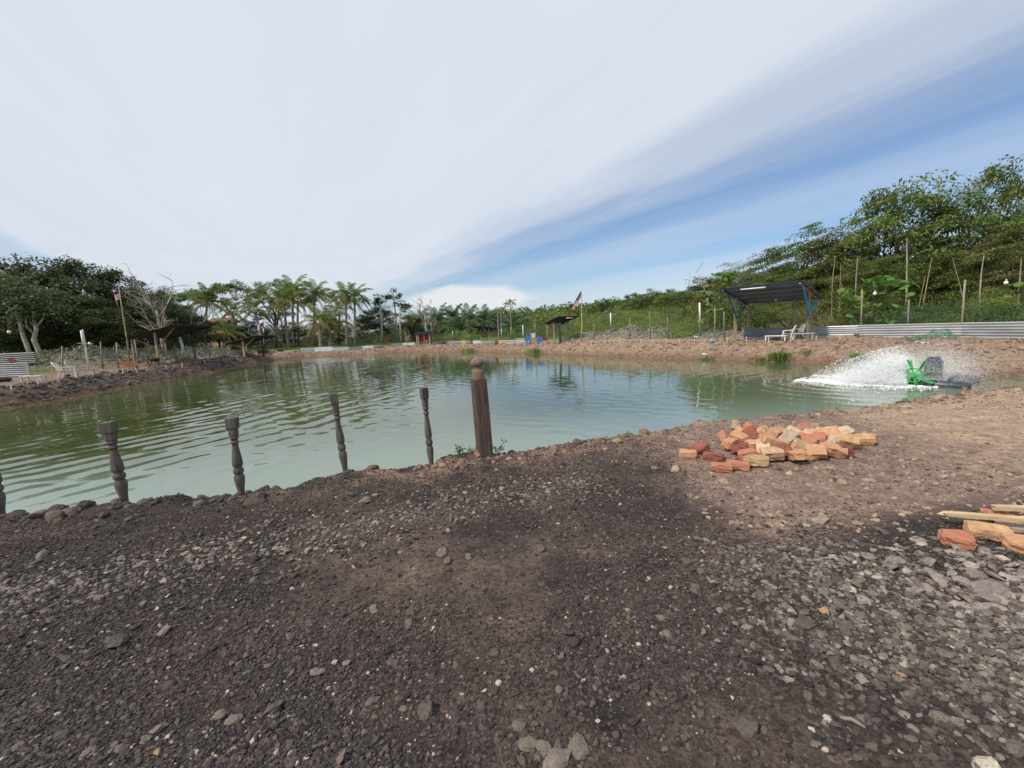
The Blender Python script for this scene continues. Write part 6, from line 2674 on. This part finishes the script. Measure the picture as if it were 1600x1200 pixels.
# house among the palms
def house():
    c = DP(345, 540, 76)
    c.z = Hs(c.x, c.y)
    s = 76 / FPX
    t = thing('house', 'ochre walled house glimpsed between the palm trunks', 'house', c)
    MB().box((0, 1.5, 2.5), (3, 3, 5.0)).obj('wall', M_wall_orange, t)
    m = MB()
    m.add([(-1.9, -.6, 5.0), (1.9, -.6, 5.0), (1.9, 3.6, 5.0), (-1.9, 3.6, 5.0), (-1.9, 1.5, 5.8), (1.9, 1.5, 5.8)], [(0, 1, 5, 4), (2, 3, 4, 5), (0, 4, 3), (1, 2, 5), (3, 2, 1, 0)])
    m.obj('roof', M_roof_red, t)
    for x in (-.75, .75):
        w = MB().box((x, -.03, 4.4), (.8, .08, 1.2)).obj('window', M_black_plastic, t)
        MB().box((x, -.06, 3.75), (1.0, .14, .1)).obj('sill', M_wall_white, w)
        MB().box((x, -.085, 4.4), (.06, .04, 1.2)).obj('frame', M_wall_white, w)
    for x in np.arange(-1.4, 1.5, .7):
        MB().box((x, -.5, 3.3), (.08, .08, .9)).obj('baluster', M_wall_white, t)
    MB().box((0, -.5, 3.78), (3, .12, .1)).obj('rail', M_wall_white, t)
    MB().box((0, -.4, 2.8), (3, .9, .15)).obj('balcony', M_roof_red, t)


house()
t = thing('far_shed', 'pale roofed shed glimpsed between trees left of the red curtained hut', 'shed', Vector((*DP(644, 525, 72).xy, Hs(*DP(644, 525, 72).xy))))
MB().box((0, 1.5, 1.0), (2.6, 2.4, 2.0)).obj('wall', M_wall_orange, t)
MB().add([(-1.6, 0, 2.0), (1.6, 0, 2.0), (1.6, 3, 2.4), (-1.6, 3, 2.4), (-1.6, 0, 2.1), (1.6, 0, 2.1), (1.6, 3, 2.5), (-1.6, 3, 2.5)], [(3, 2, 1, 0), (4, 5, 6, 7), (0, 1, 5, 4), (2, 3, 7, 6), (1, 2, 6, 5), (3, 0, 4, 7)]).obj('roof', M_wall_white, t)
t = thing('far_shed', 'red walled shed glimpsed under the dark trees left of the tall thin trees', 'shed', Vector((*DP(598, 530, 74).xy, Hs(*DP(598, 530, 74).xy))))
MB().box((0, 1.5, .9), (1.8, 2.4, 1.8)).obj('wall', M_rust, t)
MB().box((0, 1.5, 1.9), (2.2, 3.2, .15)).obj('roof', M_wall_white, t)

# ------------------------------------------------------------------ marker pegs with string
pegs_r = [(925, 537), (945, 536.5), (969, 536), (985, 535.5), (1001, 536), (1020, 536.5), (1041, 535.5), (1062, 536), (1085, 536.5), (1111, 535.5), (1136, 535), (1166, 533.5), (1201, 533.5), (1236, 533), (1275, 532.5), (1312, 532)]
pegs_l = [(18, 611), (60, 602), (92, 596.5), (123, 592.5), (146, 588.5), (172, 586), (192, 583), (214, 582), (231, 580), (260, 577), (273, 575), (285, 573), (320, 568), (341, 566)]


def peg_row(pix, label, group, hpx):
    proto = None
    pts = []
    for i, (px, py) in enumerate(pix):
        g = G(px, py)
        if proto is None:
            t = thing('marker_peg', label, 'peg', g, group=group)
            MB().box((0, 0, .09), (.036, .036, .28)).obj('stake', M_wall_white, t)
            MB().box((0, 0, .24), (.042, .042, .03)).obj('cap', M_white_paint, t)
            proto = t
        else:
            t = copy_tree(proto)
        t.location = g
        t.rotation_euler = (random.gauss(0, .08), random.gauss(0, .08), random.random() * 3)
        pts.append(g + Vector((0, 0, .2)))
    return pts


def string(pts, label):
    o = MB()
    c = []
    for a, b in zip(pts[:-1], pts[1:]):
        c += [a, a.lerp(b, .5) - Vector((0, 0, .03))]
    c.append(pts[-1])
    base = Vector(pts[0])
    ob = o.tube([p - base for p in c], .007, 4).obj('marker_string', M_wall_white)
    ob.location = base
    tag(ob, label, 'string')


string(peg_row(pegs_r, 'short pale wooden peg in the row along the right bank edge', 'marker pegs along the right bank', 4), 'thin pale string tied from peg to peg along the right bank')
string(peg_row(pegs_l, 'short pale wooden peg in the row along the left bank edge', 'marker pegs along the left bank', 4), 'thin pale string tied from peg to peg along the left bank')

# litter on the far bank
for i, (px, py, sx, label, m) in enumerate([(1112, 534, .25, 'blue scrap lying on the bank left of the blue shelter', M_blue_b), (1087, 528, .4, 'pale sack lying at the foot of the broad white lamp post', M_wall_white), (1100, 554, .28, 'white scrap lying on the slope below the lamp post', M_white_paint)]):
    rock('litter', label, 'litter', px, py, sx * .5, m, 800 + i, None, .45)


# ------------------------------------------------------------------ paddle wheel aerator with its splash
def aerator():
    C = Vector((12.0, 12.45, WATER_Z))
    s = Vector((.80, .60, 0)).normalized()       # shaft direction, away from the camera
    p = Vector((.60, -.80, 0)).normalized()      # float direction
    t = thing('paddle_aerator', 'green paddle wheel aerator on dark floats churning the pond at the right', 'aerator', C)
    hub = .33
    for k, off in enumerate((.18, 1.95)):
        m = MB()
        a0, a1 = s * off + p * -.35, s * off + p * 1.15
        a0.z = a1.z = .03
        pts = [a0.lerp(a1, f) for f in (0, .06, .5, .94, 1)]
        m.tube(pts, [.09, .15, .155, .15, .09], 10)
        o = m.obj('float', M_pontoon, t, True)
    for f in (-.1, .7):
        q0, q1 = s * .1 + p * f, s * 2.0 + p * f
        q0.z = q1.z = .2
        MB().bar(q0, q1, .06).obj('frame_bar', M_pontoon, t)
    q0, q1 = s * -.15, s * 2.25
    q0.z = q1.z = hub
    MB().tube([q0, q1], .025, 8).obj('shaft', M_zinc, t, True)
    # motor cover: hooded box
    c = s * 1.0 + p * .25
    m = MB()
    hw, hd = .14, .19
    prof = [(-hd, .22), (-hd, .66), (-hd * .6, .8), (hd * .6, .8), (hd, .66), (hd, .22)]
    V = []
    for e in (-hw, hw):
        V += [c + s * e + p * y + Vector((0, 0, z)) for y, z in prof]
    F = [(i, (i + 1) % 6, (i + 1) % 6 + 6, i + 6) for i in range(6)] + [tuple(range(5, -1, -1)), tuple(range(6, 12))]
    m.add(V, F)
    m.obj('motor_cover', M_pontoon, t)
    for off in (-.12, 2.15):
        w = MB()
        w.tube([s * (off - .07) + Vector((0, 0, hub)), s * (off + .07) + Vector((0, 0, hub))], .06, 10)
        for rr in (.2,):
            ring = [s * off + p * (rr * math.cos(a)) + Vector((0, 0, hub + rr * math.sin(a))) for a in np.linspace(0, 2 * math.pi, 19)]
            w.tube(ring, .02, 6, False)
        wo = w.obj('paddle_wheel', M_green_plastic, t)
        for k in range(8):
            a = k * math.pi / 4 + .2
            d = p * math.cos(a) + Vector((0, 0, math.sin(a)))
            tn = p * -math.sin(a) + Vector((0, 0, math.cos(a)))
            m = MB()
            cc = s * off + Vector((0, 0, hub))
            m.bar(cc + d * .04, cc + d * .44, .035, .035, s)
            # scooped blade with teeth
            for e in (-.12, -.04, .04, .12):
                V = [cc + s * (e - .030) + d * .22, cc + s * (e + .030) + d * .22, cc + s * (e + .034) + d * .47 + tn * .06, cc + s * (e - .034) + d * .47 + tn * .06]
                V2 = [v + tn * .012 for v in V]
                m.add(V + V2, [(0, 1, 2, 3), (7, 6, 5, 4), (0, 4, 5, 1), (1, 5, 6, 2), (2, 6, 7, 3), (3, 7, 4, 0)])
            m.obj('paddle', M_green_plastic, wo)
    # flying water
    r = np.random.default_rng(12)
    thr = (-p * .72 - s * .0 + Vector((-.55, .35, 0))).normalized()
    sidev = Vector((-thr.y, thr.x, 0))
    pts, scl, tin = [], [], []
    N = 230000
    src = r.choice([0., .35, 1.2, 2.1], N, p=[.58, .28, .08, .06])
    src = src + r.normal(0, .13, N)
    steep = r.random(N) < .38
    th = np.where(steep, np.clip(r.normal(1.22, .16, N), .8, 1.5), np.clip(r.normal(.70, .22, N), .12, 1.3))
    v = np.where(steep, np.clip(r.normal(3.2, .8, N), .8, 4.6), np.clip(r.normal(3.0, .95, N), .6, 4.9))
    tf = 2 * v * np.sin(th) / 9.8
    tt = tf * r.random(N) ** .8
    fw = v * np.cos(th) * tt
    up = .12 + v * np.sin(th) * tt - 4.9 * tt ** 2
    up = np.where(r.random(N) < .5, up * r.random(N), up)
    lat = r.normal(0, .11, N) * (1 + fw)
    # clumps and strands rather than an even cloud
    keep = vnoise(tt * 26 + th * 9, th * 17 + src * 4, 66) > .30
    X = C.x + s.x * src + thr.x * (fw + .15) + sidev.x * lat
    Y = C.y + s.y * src + thr.y * (fw + .15) + sidev.y * lat
    Z = WATER_Z + np.maximum(up, 0.0)
    big = r.random(N)
    S = np.where(big < .012, r.uniform(.008, .014, N), r.uniform(.002, .0072, N))
    pts.append(np.stack([X, Y, Z], 1)[keep])
    scl.append(np.stack([S, S, S * r.uniform(.8, 2.2, N)], 1)[keep])
    # foam on the surface
    N2 = 42000
    f = r.random(N2) ** .9 * 3.5 - .5
    lat = r.standard_t(3, N2) * (.10 + .26 * np.sin(np.clip((f + .4) / 3.5, 0, 1) * 3.1))
    sc = r.choice([0., .5, 1.6], N2, p=[.6, .25, .15])
    X = C.x + s.x * sc + thr.x * f + sidev.x * lat
    Y = C.y + s.y * sc + thr.y * f + sidev.y * lat
    S = r.uniform(.003, .014, N2) * (1 - .16 * np.abs(f))
    kp = vnoise(X * 5, Y * 5, 67) + vnoise(X * 13, Y * 13, 68) * .5 > .25 + .28 * np.clip(f / 3.2, 0, 1) + .35 * np.clip(np.abs(lat) - .15, 0, 1)
    pts.append(np.stack([X, Y, np.full(N2, WATER_Z + .006) + r.random(N2) * .02], 1)[kp])
    scl.append(np.stack([S * 1.5, S * 1.5, S * .6], 1)[kp])
    # fine mist on the far side
    N3 = 45000
    a = r.normal(1.35, .7, N3)
    b = r.normal(.3, .5, N3)
    X = C.x + s.x * a + p.x * b
    Y = C.y + s.y * a + p.y * b
    Z = WATER_Z + np.abs(r.normal(.35, .38, N3)) + .02
    S = r.uniform(.0012, .0045, N3)
    pts.append(np.stack([X, Y, Z], 1))
    scl.append(np.stack([S, S, S], 1))
    pts, scl = np.concatenate(pts), np.concatenate(scl)
    n = len(pts)
    m = bpy.data.materials.new('spray')
    m.use_nodes = True
    b_ = m.node_tree.nodes['Principled BSDF']
    b_.inputs['Base Color'].default_value = (.93, .95, .96, 1)
    b_.inputs['Roughness'].default_value = .35
    b_.inputs['Subsurface Weight'].default_value = 0
    o = scatter('water_splash', pts, scl, r.uniform(-.5, .5, (n, 3)), np.ones((n, 3)), m, 2, 1, 0.0, 1, True)
    tag(o, 'white water thrown up by the green paddle wheel', 'splash')


aerator()
